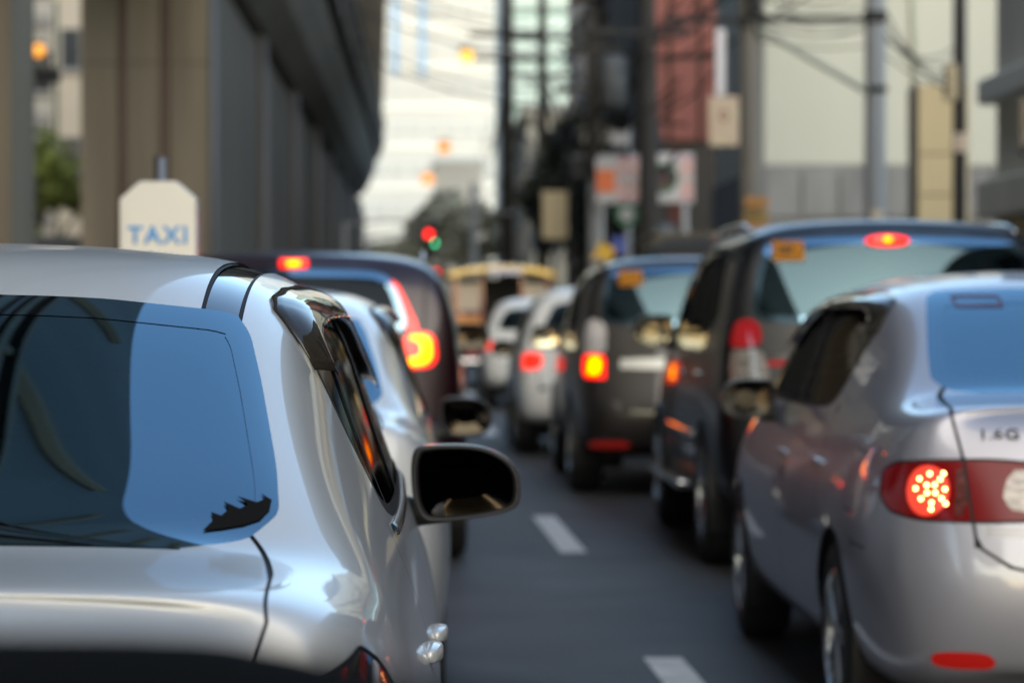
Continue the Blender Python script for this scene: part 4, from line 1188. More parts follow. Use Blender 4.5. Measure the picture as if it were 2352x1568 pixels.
# ------------------------------------------------------------------ elevated railway on the left
def viaduct():
    root = empty('viaduct', (0, 0, 0), 0, 'dark concrete elevated railway on ribbed piers along the left side', 'viaduct')
    # deck: straight, then turning away to the left
    path = [(y, 0.0, 0.0) for y in (-40, -20, 0, 15, 30, 45, 60, 75, 90, 105, 120, 135, 150)]
    for i in range(1, 15):
        a = i*R(5.5); Rr = 70
        path.append((150 + Rr*math.sin(a), -(Rr - Rr*math.cos(a)), a))
    def prof_deck(k):
        return [(-7.5, 8.9), (-6.9, 8.2), (-5.9, 7.9), (-4.6, 7.9), (-3.9, 8.1), (-3.3, 8.7), (-2.95, 9.6), (-2.9, 10.4), (-7.5, 10.4)]
    def sweep(name, prof, m):
        bm = bmesh.new(); rings = []
        for (yy, xo, a) in path:
            rings.append([(xo + x*math.cos(a), yy + x*math.sin(a), z) for x, z in prof])
        loft(bm, rings); bmesh.ops.recalc_face_normals(bm, faces=bm.faces)
        return link(name, bm, m, root)
    sweep('deck', prof_deck(0), M['conc_dark'])
    sweep('parapet', [(-3.0, 10.402), (-2.62, 10.402), (-2.50, 12.2), (-2.82, 12.2)], M['conc_light'])
    sweep('noise_wall', [(-2.80, 12.202), (-2.62, 12.202), (-2.32, 22.0), (-2.54, 22.0)], M['wall_panel'])  # top raised out of view to widen its dark reflection in the rear window
    sweep('parapet', [(-7.5, 10.402), (-7.2, 10.402), (-7.2, 12.0), (-7.5, 12.0)], M['conc_light'])
    for k in range(2): sweep('cable_duct', [(-2.50 + .02*k, 10.9 + k*.9), (-2.44 + .02*k, 10.9 + k*.9), (-2.44 + .02*k, 11.15 + k*.9), (-2.50 + .02*k, 11.15 + k*.9)], M['conc_dark'])
    # wall posts
    pm = None
    for (yy, xo, a) in [(12 + 6*i, 0, 0) for i in range(23)]:
        bm = bmesh.new(); box(bm, (-2.46, yy, 14.4), (.16, .22, 8.0), Matrix.Rotation(R(2), 3, 'Y'), .02, 1)
        link('wall_post', bm, M['conc_dark'], root)
    # piers
    ys = [-14, 1, 17, 33.5] + [49 + 15.5*i for i in range(8)]
    for i, yy in enumerate(ys):
        x1 = -4.0 if i != 3 else -5.15
        x0 = x1 - 2.28; d0, d1 = yy, yy + 2.0
        near = (i == 4)
        m = M['conc_brown'] if i in (3, 4) else M['conc']
        pr = empty('pier', (0, 0, 0)); pr.parent = root
        bm = bmesh.new()
        # ribbed plan: three raised faces with recessed grooves between them
        def rib(a, b): return [(a, d0), (b, d0)]
        cuts = [(x0, x0 + .66), (x0 + .82, x0 + 1.42), (x0 + 1.60, x1)]
        plan = []
        for a, bb in cuts:
            if plan: plan += [(plan[-1][0], d0 + .14), (a, d0 + .14)]
            plan += [(a, d0), (bb, d0)]
        plan += [(x1, d1), (x0, d1)]
        loft(bm, [[(px, py, z) for px, py in plan] for z in (.1, 2.0)], (True, False))
        loft(bm, [[(px, py, z) for px, py in plan] for z in (2.03, 5.9)], (False, False))
        loft(bm, [[(px, py, z) for px, py in plan] for z in (5.93, 8.2)], (False, True))
        bmesh.ops.recalc_face_normals(bm, faces=bm.faces)
        link('shaft', bm, m, pr)
        for zj in (2.0, 5.9):
            bm = bmesh.new(); loft(bm, [[(px*.9985 - .004, py + .012, z) for px, py in plan] for z in (zj - .01, zj + .04)]); bmesh.ops.recalc_face_normals(bm, faces=bm.faces)
            link('joint', bm, M['rust'] if zj < 3 else M['conc_dark'], pr)
        mbox('base_band', ((x0+x1)/2, (d0+d1)/2, .45), (2.5, 2.2, .7), M['conc_dark'], pr, bevel=.05)
        if i != 3: mtube('drain_pipe', [(x1 + .09, d0 + .25, .15), (x1 + .09, d0 + .25, 8.0)], .06, M['pipe'], pr, 8)
        if near or i == 3:
            for px in (x0 + .74, x0 + 1.51): mtube('down_pipe', [(px, d0 + .06, .2), (px, d0 + .06, 8.1)], .05, M['rust'], pr, 8)
    # solid infill between the piers further on, set back behind their faces
    for i in range(8):
        y0 = 51.05 + 15.5*i
        for k in range(3): mbox('infill_panel', (-4.53, y0 + 2.25 + k*4.5, 4.0), (.9, 4.46, 7.7), M['conc_dark'] if k != 1 else M['conc'], root, bevel=.03)
    return root
M['wall_panel'] = mat('noise_wall_panel', (.040, .044, .046), .7, noise=(.35, .5, (.018, .022, .022), .05))

# ------------------------------------------------------------------ buildings
M['pane'] = mat('window_pane', (.03, .038, .045), .06, coat=.6)
M['pane_green'] = mat('green_glass_panel', (.46, .60, .56), .2, noise=(.6, .3, (.36, .50, .46), 1))
M['pane_blue'] = mat('blue_glass_strip', (.16, .34, .55), .15)
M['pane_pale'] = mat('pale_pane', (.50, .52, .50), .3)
M['frame'] = mat('window_frame', (.35, .35, .34), .5)
WMESH = {}
def window_mesh(w, h):
    k = (round(w, 2), round(h, 2))
    if k not in WMESH:
        bm = bmesh.new(); t = max(.05, .06*min(w, h)); d = .12
        for c, s in (((0, 0, h/2 - t/2), (w, d, t)), ((0, 0, -h/2 + t/2), (w, d, t)), ((-w/2 + t/2, 0, 0), (t, d, h - 2*t - .002)), ((w/2 - t/2, 0, 0), (t, d, h - 2*t - .002)), ((0, 0, -h/2 - .05), (w + .16, d*1.5, .08))): box(bm, c, s)
        f = bpy.data.meshes.new('window'); bm.to_mesh(f); bm.free(); f.materials.append(M['frame'])
        bm = bmesh.new(); box(bm, (0, 0, 0), (w - 2*t, .03, h - 2*t))
        p = bpy.data.meshes.new('pane'); bm.to_mesh(p); bm.free(); p.materials.append(M['pane'])
        WMESH[k] = (f, p)
    return WMESH[k]
def window(parent, loc, w, h, rz=0.0, pane=None):
    f, p = window_mesh(w, h)
    o = bpy.data.objects.new('window', f); COL.objects.link(o); o.parent = parent; o.location = loc; o.rotation_euler = (0, 0, rz)
    q = bpy.data.objects.new('pane', p); COL.objects.link(q); q.parent = o; q.location = (0, .0, 0)
    if pane: q.material_slots[0].link = 'OBJECT'; q.material_slots[0].material = pane
    return o

def building(name, label, x0, x1, y0, y1, h, m, front=None, side=None, left=None, band=None, cap=True, cat='building', pane=None):
    """front: (cols, rows, w, h, z0, dz) grid of windows on the face towards the camera; side: the same on the face towards the street"""
    root = empty(name, ((x0+x1)/2, y0, 0), 0, label, cat)
    cx, cy = 0, (y1-y0)/2; w, d = x1-x0, y1-y0
    bm = bmesh.new(); box(bm, (0, cy, h/2 + .1), (w, d, h - .2), None, .04, 1); link('wall', bm, m, root)
    if cap:
        bm = bmesh.new(); box(bm, (0, cy, h + .25), (w + .4, d + .4, .5), None, .05, 1); link('roof_parapet', bm, band or m, root)
    if front:
        c, r, ww, wh, z0, dz = front
        for j in range(r):
            for i in range(c): window(root, (-w/2 + w*(i+.5)/c, -.05, z0 + j*dz), ww, wh, 0, pane)
            if band: mbox('floor_band', (0, -.06, z0 + j*dz - dz*.5), (w + .1, .2, dz*.12), band, root)
    for sd, sx in ((side, -1 if x0 > 0 else 1),):
        if sd:
            c, r, ww, wh, z0, dz = sd
            for j in range(r):
                for i in range(c): window(root, (sx*(w/2 + .05), d*(i+.5)/c, z0 + j*dz), ww, wh, R(90)*sx, pane)
                if band: mbox('floor_band', (sx*(w/2 + .06), cy, z0 + j*dz - dz*.5), (.2, d - .3, dz*.12), band, root)
    return root

def far_buildings():
    white = mat('white_render', (.62, .60, .55), .8, noise=(.06, .15, None, 1)); cream = mat('cream_render', (.66, .59, .48), .85, noise=(.1, .2, None, 1))
    grey = mat('grey_render', (.40, .39, .38), .85, noise=(.1, .25, None, 1)); pale = mat('pale_band', (.74, .72, .64), .8)
    brown = mat('brown_render', (.40, .28, .17), .85, noise=(.4, .4, None, .3)); dark = mat('dark_render', (.075, .060, .048), .85, noise=(.5, .4, None, .3))
    red = mat('red_panel', (.30, .095, .072), .75, noise=(.5, .22, None, .4)); 
    # white tower closing the street
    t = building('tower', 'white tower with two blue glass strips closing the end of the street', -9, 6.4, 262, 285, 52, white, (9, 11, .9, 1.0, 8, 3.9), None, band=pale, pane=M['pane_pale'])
    for px in (908, 971):
        p = W(px, 60, 262)
        for k in range(9): mbox('glass_strip', (p.x + 1.3, -.25, 25.8 + k*2.3), (.62, .4, 2.2), M['pane_blue'], t)
    building('building', 'cream block at the far left end of the street under the viaduct', -24, -9.5, 230, 250, 13, cream, (8, 3, 1.0, 1.3, 2.5, 3.6), None)
    # glass block with pale green panels
    g = building('glass_block', 'pale green glass curtain wall block right of the white tower', 4.9, 9.6, 182, 200, 40, grey, None, None, cap=False)
    pmx = {}
    for j in range(11):
        for i in range(5):
            w_, h_ = 4.6/5 - .10, (2.9 if j % 3 else 2.9)
            k = 'p'
            if k not in pmx:
                bm = bmesh.new(); box(bm, (0, 0, 0), (w_, .08, 1.45), None, .02, 1); pmx[k] = bpy.data.meshes.new('glass_panel'); bm.to_mesh(pmx[k]); bm.free(); pmx[k].materials.append(M['pane_green'])
            for q in range(2):
                o = bpy.data.objects.new('glass_panel', pmx[k]); COL.objects.link(o); o.parent = g
                o.location = (-2.3 + 4.6*(i+.5)/5, -.06, 3.2 + j*3.3 + q*1.55)
        mbox('spandrel', (0, -.05, 4.9 + j*3.3 + .48), (4.7, .14, .42), M['spandrel'], g)
    building('building', 'hazy pale grey block behind the far trees', 0.4, 4.2, 214, 230, 13.5, cream, (5, 3, .6, 1.1, 3, 3.4), None, band=pale, pane=M['pane_pale'])  # haze is put into its pale render colour
    building('building', 'low cream house below the green glass block', 5.0, 9.4, 150, 165, 10.8, cream, (5, 3, .7, 1.2, 3, 3.0), None, band=pale)
    b2 = building('building', 'cream building with a dark roof canopy beside the brown block', 4.6, 8.2, 128, 146, 10.8, cream, (4, 2, .7, 1.1, 5, 3.0), (6, 2, 1.2, 1.2, 5, 3.0))
    # brown block
    c = building('building', 'brown block with dark vertical bays left of the red building', 6.2, 10.4, 101, 120, 21, brown, (3, 5, .8, 1.8, 4.5, 3.3), (5, 5, 1.4, 1.8, 4.5, 3.3))
    for i in range(4): mbox('column', (-1.95 + i*1.3, -.12, 10), (.28, .3, 20), dark, c)
    bm = bmesh.new(); loft(bm, [[(-3.1, -1.6, 13.0), (-1.6, -1.6, 13.2), (-1.6, .05, 13.2), (-3.1, .05, 13.0)], [(-2.9, -1.4, 13.35), (-1.7, -1.4, 14.0), (-1.7, .05, 14.0), (-2.9, .05, 13.35)]]); bmesh.ops.recalc_face_normals(bm, faces=bm.faces)
    link('tiled_canopy', bm, M['rust'], c)
    # red panel building
    r_ = building('building', 'brick red panelled building above the round shop sign', 6.4, 12.0, 82, 100, 18, dark, None, None, cap=False)
    pm_ = None
    for i in range(6):
        for j in range(4):
            if pm_ is None:
                bm = bmesh.new(); box(bm, (0, 0, 0), (.80, .14, 2.45), None, .03, 1); pm_ = bpy.data.meshes.new('red_panel'); bm.to_mesh(pm_); bm.free(); pm_.materials.append(red)
            o = bpy.data.objects.new('red_panel', pm_); COL.objects.link(o); o.parent = r_; o.location = (-2.36 + i*.92, -.09, 7.9 + j*2.6)
    mbox('shop_front', (0, -.1, 2.0), (5.4, .3, 3.4), dark, r_)
    for i in range(3): mbox('shop_shutter', (-1.7 + i*1.75, -.28, 1.7), (1.5, .06, 2.6), M['steel'], r_)
    return dict(white=white, cream=cream, grey=grey, brown=brown, dark=dark, pale=pale)
M['spandrel'] = mat('green_spandrel', (.16, .26, .22), .5)

def right_side(B):
    wall = mat('pale_wall', (.44, .44, .38), .85, noise=(.25, .14, None, .3)); lowgrey = mat('grey_lower_wall', (.20, .20, .20), .9, noise=(.9, .4, None, .3))
    beige = mat('beige_wall', (.55, .43, .25), .85, noise=(.8, .18, None, .3)); gw = mat('grey_house_wall', (.80, .74, .62), .85, noise=(.7, .25, None, .3))
    # big blank wall facing the camera
    b = empty('building', (9.95, 60, 0), 0, 'large blank pale grey wall with a darker lower storey on the right', 'building')
    bm = bmesh.new(); box(bm, (1.5, 5, 9.5), (8.0, 10, 9.6), None, .04, 1); link('upper_wall', bm, wall, b)
    bm = bmesh.new(); box(bm, (1.5, 5.0, 2.35), (8.2, 10.2, 4.69), None, .04, 1); link('lower_wall', bm, lowgrey, b)
    for i in range(9): mbox('corrugated_panel', (-2.1 + i*.84, -.16, 4.05), (.78, .08, 1.0), lowgrey, b, bevel=.02)
    mtube('conduit', [(.65, -.06, 13.0), (.95, -.06, 4.8)], .05, M['conduit'], b, 8)
    # beige free standing wall pier
    b = empty('wall_pier', (8.62, 45, 0), 0, 'tall beige wall slab with panel joints at right of the pale wall', 'wall')
    zs = [(0, 1.6), (1.62, 3.36), (3.38, 4.05), (4.07, 5.22)]
    for z0, z1 in zs: mbox('panel', (0, .5, (z0+z1)/2), (.86, 1.0, z1-z0), beige, b, bevel=.012)
    mtube('downpipe', [(-.50, -.02, .1), (-.50, -.02, 5.25)], .05, M['pole_dark'], b, 8)
    # house at the right edge, running back beside the cars
    b = empty('house', (11.35, 31, 0), 0, 'grey house with louvred window and jutting canopy at the right edge', 'building')
    w, d = 9.6, 52
    for (za, zb, m_) in ((.05, 2.45, beige), (2.9, 3.77, gw), (4.07, 9.0, gw)):
        mbox('wall', (0, d/2 - 56 + 4, (za+zb)/2), (w, d, zb-za), m_, b)
    bm = bmesh.new(); box(bm, (-.10, d/2 - 52, 2.675), (w + .24, d + .2, .44), None, .03, 1); link('canopy', bm, gw, b)
    bm = bmesh.new(); box(bm, (-.10, d/2 - 52, 3.92), (w + .22, d + .2, .29), None, .03, 1); link('ledge', bm, B['pale'], b)
    # louvred shutter and dark openings on the face towards the camera's street side
    for i in range(9):
        yy = -50 + i*5.6
        f = mbox('window_opening', (-w/2 - .03, yy, 5.9), (.10, 1.3, 2.4), M['pane'], b)
        for k in range(14): mbox('louvre_slat', (-w/2 - .10, yy + 1.25, 4.95 + k*.14), (.10, .95, .05), M['steel'], b, Matrix.Rotation(.5, 3, 'Y'))
        mbox('window_opening', (-w/2 - .03, yy + 2.8, 3.45), (.1, 1.5, .7), M['pane'], b)
        mbox('shop_shutter', (-w/2 - .06, yy + 1.0, 1.2), (.1, 3.6, 2.2), M['steel'] if i % 2 else B['dark'], b)
    ye = d/2 - 52 - d/2          # end face is behind the camera; the near corner shows at the frame edge
    return b
M['conduit'] = mat('pale_conduit', (.34, .36, .29), .7)

def left_side(B):
    building('building', 'white balconied block seen between the viaduct piers at far left', -27, -12.6, 96, 130, 24, B['white'], (8, 6, 1.0, 1.5, 3, 3.5), (7, 6, 1.5, 1.5, 3, 3.5), band=B['grey'])
    building('building', 'pale grey apartment block behind the left piers', -30, -19.2, 44, 92, 20, B['grey'], (6, 5, 1.0, 1.5, 3, 3.5), (9, 5, 1.8, 1.5, 3, 3.5), band=B['white'])
    building('building', 'long cream row house beyond the left carriageway', -30, -19.4, -30, 42, 17, B['cream'], None, (12, 4, 2.0, 1.6, 3, 3.6), band=B['brown'])
    building('building', 'narrow cream house front beside the brown pier', -12.5, -11.2, 90, 95.5, 17, B['cream'], (1, 4, .7, 1.4, 3, 3.6), None, cap=False)
# ------------------------------------------------------------------ poles, wires, lamps, signs
def pole(label, x, y, r0, r1, h, m, lean=0.0, name='utility_pole', cat='pole'):
    o = empty(name, (x, y, 0), 0, label, cat)
    n = 8; pts = [(lean*(1 - i/n), 0, h*i/n) for i in range(n+1)]
    mtube('shaft', [(p[0], p[1], p[2]) for p in pts], [r0 + (r1-r0)*i/n for i in range(n+1)], m, o, 14)
    return o

def poles():
    P = {}
    p = pole('concrete utility pole with a pink placard in front of the red building', 4.60, 39, .19, .15, 9.5, M['pole'], .12); P['c1'] = p
    mbox('crossarm', (.95, -.12, 5.63), (2.1, .10, .085), M['wire'], p)
    mbox('crossarm', (-.62, -.14, 5.60), (1.15, .09, .075), M['wire'], p)
    mtube('brace', [(.15, -.2, 5.48), (1.72, -.2, 4.58)], .045, M['conduit'], p, 8)
    bm = bmesh.new(); box(bm, (-.36, -.26, 4.14), (.44, .05, .72), None, .03, 2); pl = link('placard', bm, M['placard'], p)
    bm = bmesh.new(); loft(bm, [[(-.36 + r*math.cos(a), y, 4.22 + r*math.sin(a)) for a in [2*math.pi*k/20 for k in range(20)]] for r, y in ((.075, -.286), (.075, -.292), (.045, -.292), (.045, -.286))], (False, False)); link('ring_mark', bm, M['placard_ink'], pl)
    mbox('banner', (-.40, -.2, 5.0), (.13, .04, .95), M['sky_gap_white'], p)  # white strip standing in for a gap of bright sky
    for k, (z, h, m_) in enumerate(((2.98, .14, 'notice'), (2.78, .16, 'notice2'), (2.60, .16, 'notice'))):
        q = mbox('notice', (.12, -.215, z), (.34, .02, h), M[m_], p)
        if k == 1: text_mesh('lettering', 'RENT', .12, M['ink'], q, (.12, -.228, z), (R(90), 0, 0), .001, .003)
    bm = bmesh.new()
    for k in range(7): tube(bm, [(.05 + .09*math.cos(k), .16*math.sin(k*1.3) - .1, 5.2 + .1*k), (.1 + .1*math.sin(k), -.2, 5.7 + .08*k), (-.2 + .1*math.cos(2*k), -.25, 6.1 + .1*k)], .02, 6)
    o = link('cable_tangle', bm, M['wire'], p, True); o['kind'] = 'stuff'
    p = pole('slim grey round pole carrying the end of the crossarm', 6.47, 39.0, .165, .135, 9.5, M['pole_grey']); P['c2'] = p
    for z in (4.58, 5.66):
        bm = bmesh.new(); loft(bm, [[(r*math.cos(a), r*math.sin(a), z2) for a in [2*math.pi*k/16 for k in range(16)]] for r, z2 in ((.18, z), (.18, z + .09))]); link('clamp_ring', bm, M['wire'], p)
    mbox('notice', (0, -.175, 2.75), (.16, .02, .24), M['placard'], p)
    p = pole('dark timber utility pole in front of the red building', 4.0, 50, .20, .15, 10.5, M['pole_dark'], .12); P['c3'] = p
    mbox('crossarm', (0, -.1, 6.6), (1.8, .1, .12), M['wire'], p); mbox('crossarm', (0, -.1, 7.4), (1.8, .1, .12), M['wire'], p)
    bm = bmesh.new(); loft(bm, [[(-.62 + r*math.cos(a), -.2 + r*math.sin(a), z) for a in [2*math.pi*k/16 for k in range(16)]] for r, z in ((.22, 5.2), (.28, 5.25), (.28, 6.1), (.22, 6.15))]); link('transformer', bm, M['steel_dark'], p, True)
    p = pole('dark pole wrapped in cables at the right kerb far ahead', 3.25, 112, .33, .24, 15, M['pole_dark']); P['c4'] = p
    mbox('crossarm', (0, -.1, 12), (3.2, .14, .18), M['wire'], p); mbox('crossarm', (0, -.1, 13), (3.2, .14, .18), M['wire'], p)
    p = pole('dark leaning pole just left of the orange shop sign', 3.95, 66, .17, .13, 9.0, M['pole_dark'], .2)
    mbox('crossarm', (0, -.1, 6.9), (1.7, .1, .12), M['wire'], p); mbox('crossarm', (0, -.1, 7.9), (1.5, .1, .12), M['wire'], p)
    mbox('junction_box', (-.25, -.15, 5.0), (.42, .3, .6), M['steel_dark'], p, bevel=.03)
    p = pole('dark pole with two crossarms behind the beige hanging board', 3.7, 88, .20, .15, 12.0, M['pole_dark'])
    mbox('crossarm', (0, -.1, 9.2), (2.2, .12, .14), M['wire'], p); mbox('crossarm', (0, -.1, 10.4), (2.2, .12, .14), M['wire'], p)
    mbox('junction_box', (.35, -.15, 7.0), (.5, .35, .8), M['steel_dark'], p, bevel=.03)
    p = pole('thin dark post beside the beige wall slab', 8.0, 40.5, .11, .10, 6.6, M['pole_dark']); P['c5'] = p
    mbox('meter_box', (-.16, -.12, 4.85), (.20, .2, .54), M['placard_y'], p, bevel=.02); mbox('notice', (0, -.12, 3.95), (.2, .02, .28), M['placard'], p)
    p = pole('light grey sign post under the orange shop sign', 3.75, 61, .16, .15, 4.4, M['pole_grey'], 0, 'sign_post', 'post'); P['c6'] = p
    p = pole('pale grey lamp post left of the cable wrapped pole', 2.1, 128, .22, .18, 7.6, M['pole_grey'], 0, 'post', 'post')
    p = pole('dark stump of a bracket post at the far left edge', -5.9, 36, .14, .12, 6.2, M['pole'], 0, 'bracket_post', 'post')
    mbox('bracket', (.35, 0, 4.55), (1.3, .14, .16), M['wire'], p); mbox('bracket_lamp', (.86, 0, 4.50), (.30, .2, .14), M['wire'], p, bevel=.03)
    p = pole('green pipe frame post between the left piers', -9.05, 66, .045, .045, 9, M['green_pipe'], 0, 'pipe_post', 'post')
    mtube('pipe_arm', [(0, 0, 5.0), (-.5, 0, 4.9), (-1.0, 0, 5.0)], .045, M['green_pipe'], p, 8)
    return P
M['placard'] = mat('cream_placard', (.58, .42, .32), .7, noise=(4, .25, (.62, .52, .36), 1)); M['placard_ink'] = mat('placard_print', (.30, .16, .11), .7)
M['placard_y'] = mat('beige_box', (.46, .36, .22), .7); M['sky_gap_white'] = mat('sky_gap', (.72, .70, .72), .7)
M['notice'] = mat('orange_notice', (.45, .20, .06), .8); M['notice2'] = mat('yellow_notice', (.42, .26, .08), .8)
M['steel_dark'] = mat('dark_steel', (.05, .055, .06), .6); M['green_pipe'] = mat('green_pipe', (.03, .10, .07), .5)

def cable(a, b, sag, r, label='black overhead cable strung across the street between poles', group='overhead cables', n=16):
    a, b = Vector(a), Vector(b); pts = []
    for i in range(n+1):
        t = i/n; p = a.lerp(b, t); p.z -= sag*4*t*(1-t); pts.append(p)
    o = mtube('overhead_cable', pts, r, M['wire'], None, 6)
    return tag(o, label, 'cable', group)

def cables():
    rnd = random.Random(3)
    c1, c2, c3, c4 = (4.6, 39), (6.47, 39), (4.0, 50), (3.25, 112)
    lab = {'a': ('dark cable running along the right kerb from pole to pole', 'kerbside cables'),
           'b': ('dark cable crossing the street below the viaduct', 'cables crossing the street'),
           'c': ('thin cable sagging in front of the pale wall', 'cables in front of the pale wall')}
    for i in range(9):                                                   # along the kerb
        z = 5.2 + i*.28
        cable((c1[0] + rnd.uniform(-.5, .5), c1[1], z), (c3[0] + rnd.uniform(-.6, .6), c3[1], z + rnd.uniform(-.3, .6)), rnd.uniform(.15, .5), .014 + .01*rnd.random(), *lab['a'])
    for i in range(12):
        z = 5.0 + i*.25
        cable((c3[0] + rnd.uniform(-.7, .7), c3[1], z), (c4[0] + rnd.uniform(-1.2, 1.2), c4[1], 8 + i*.45), rnd.uniform(.5, 1.6), .018 + .015*rnd.random(), *lab['a'])
    for i in range(6):
        cable((c4[0] + rnd.uniform(-1, 1), c4[1], 9 + i*.6), (4.5 + rnd.uniform(-1, 1), 240, 14 + i), 2.0, .04, *lab['a'])
    for i in range(4):
        cable((c1[0] + rnd.uniform(-.3, .3), c1[1], 5.5 + i*.3), (6.4, 2 + i*3, 6.5 + i*.3), .5, .014, *lab['a'])
    for i in range(44):                                                  # the tangle over the kerb
        ya = rnd.uniform(50, 80); yb = ya + rnd.uniform(12, 40); xa = rnd.uniform(3.4, 5.4)
        cable((xa, ya, rnd.uniform(3.8, 7.5)), (rnd.uniform(3.2, 6.0), yb, rnd.uniform(5, 10)), rnd.uniform(.2, 1.4), .025 + .03*rnd.random(), 'sagging cable in the dark tangle above the right kerb', 'tangled cables')
    for (za, zb, ya, yb) in ((9.2, 10.5, 78, 86), (8.8, 9.8, 92, 100), (7.6, 8.2, 84, 90), (12.5, 13.5, 100, 112), (10.6, 12.2, 100, 112)):
        cable((-2.9, ya, za + 2.2), (4.2, yb, zb), rnd.uniform(.3, .7), .035, *lab['b'])
    for (za, zb, sag) in ((5.75, 4.95, .35), (5.55, 5.2, .25), (5.9, 4.6, .2), (6.2, 5.0, .5), (5.3, 4.75, .15), (5.65, 5.5, .4)):
        cable((6.47, 39.2, za), (8.05, 40.5, zb), sag, .013, *lab['c'])
        cable((4.6, 39, za + .1), (6.47, 39.3, za), sag*.7, .011, *lab['c'])
    for i in range(4): cable((4.6 + .1*i, 39.2, 6.4 + .1*i), (7.6 + .3*i, 59.5, 8.6 - i*.3), .3, .014, *lab['c'])

def street_lamp(label, lamp, px, side=1, h=None, col=(1, .42, .05), estr=60, r=.16):
    """lamp: world position of the lit head; px: x of its pole"""
    x, y, z = lamp
    o = empty('street_lamp', (px, y, 0), 0, label, 'street lamp', 'street lamps with lit heads')
    mtube('post', [(0, 0, 0), (0, 0, z*.5), (0, 0, z - .3)], [.11, .09, .06], M['pole_grey'], o, 10)
    dx = x - px
    mtube('arm', [(0, 0, z - .3), (dx*.3, 0, z + .12), (dx*.75, 0, z + .2), (dx, 0, z + .16)], .03, M['pole_grey'], o, 8)
    mbox('lamp_hood', (dx, 0, z + r + .02), (.5, .30, .10), M['steel_dark'], o, bevel=.04)
    bm = bmesh.new(); bmesh.ops.create_uvsphere(bm, u_segments=14, v_segments=8, radius=r)
    g = link('lamp_globe', bm, mat('lamp_glow', (.8, .5, .2), .4, emit=col, estr=estr), o, True); g.location = (dx, 0, z); g.scale = (1.05, 1, .95)
    return o

def lamps():
    street_lamp('street lamp glowing yellow before the white tower', W(1072, 130, 79), 4.75, col=(1, .52, .02), estr=.42, r=.20)
    street_lamp('orange street lamp above the far trees, upper of two', W(1020, 340, 122), 4.6, col=(1, .26, .03), estr=.36, r=.29)
    street_lamp('orange street lamp above the far trees, lower of two', W(982, 412, 150), 4.6, col=(1, .26, .03), estr=.36, r=.35)
    street_lamp('orange street lamp between the piers at far left', W(92, 120, 78), -12.0, col=(1, .36, .01), estr=.42, r=.20)

def signal(label, x, y, z, px, lit, col, name='traffic_light'):
    o = empty(name, (px, y, 0), 0, label, 'traffic light')
    mtube('post', [(0, 0, 0), (0, 0, z + .8)], .09, M['pole_grey'], o, 10)
    dx = x - px
    mtube('mast_arm', [(0, 0, z + .7), (dx*.5, 0, z + .85), (dx, 0, z + .75)], .06, M['pole_grey'], o, 8)
    h = mbox('signal_housing', (dx, 0, z), (.40, .24, 1.16), M['steel_dark'], o, bevel=.05)
    for k, zz in enumerate((.36, 0, -.36)):
        bm = bmesh.new(); bmesh.ops.create_uvsphere(bm, u_segments=16, v_segments=8, radius=.125)
        l = link('lens', bm, M['sig_' + col] if k == lit else M['sig_off'], h, True); l.scale = (1, .4, 1); l.location = (dx, -.12, z + zz)
        bm = bmesh.new(); loft(bm, [[(dx + .15*math.cos(a), yy, z + zz + .15*math.sin(a)) for a in [math.pi*(k2/10*1.3 - .15) for k2 in range(11)]] for yy in (-.12, -.30)], (False, False))
        link('visor', bm, M['steel_dark'], h)
    return o
M['sig_red'] = mat('signal_red', (.3, .02, .02), .3, emit=(1, .015, .02), estr=1.6); M['sig_green'] = mat('signal_green', (.02, .3, .2), .3, emit=(.0, 1.0, .55), estr=2.6)
M['sig_off'] = mat('signal_off', (.03, .03, .03), .3)
def signals():
    p = W(985, 538, 100); signal('traffic light showing red over the far junction', p.x, 100, p.z - .36, -3.1, 0, 'red')
    p = W(993, 559, 104); signal('traffic light showing green just below the upper red one', p.x, 104, p.z + .36, 4.9, 2, 'green')
    p = W(981, 560, 140); signal('traffic light showing red half hidden behind the green one', p.x, 140, p.z - .36, -3.1, 0, 'red')
    p = W(1002, 625, 165); signal('lowest and farthest traffic light showing red', p.x, 165, p.z - .36, 4.9, 0, 'red')

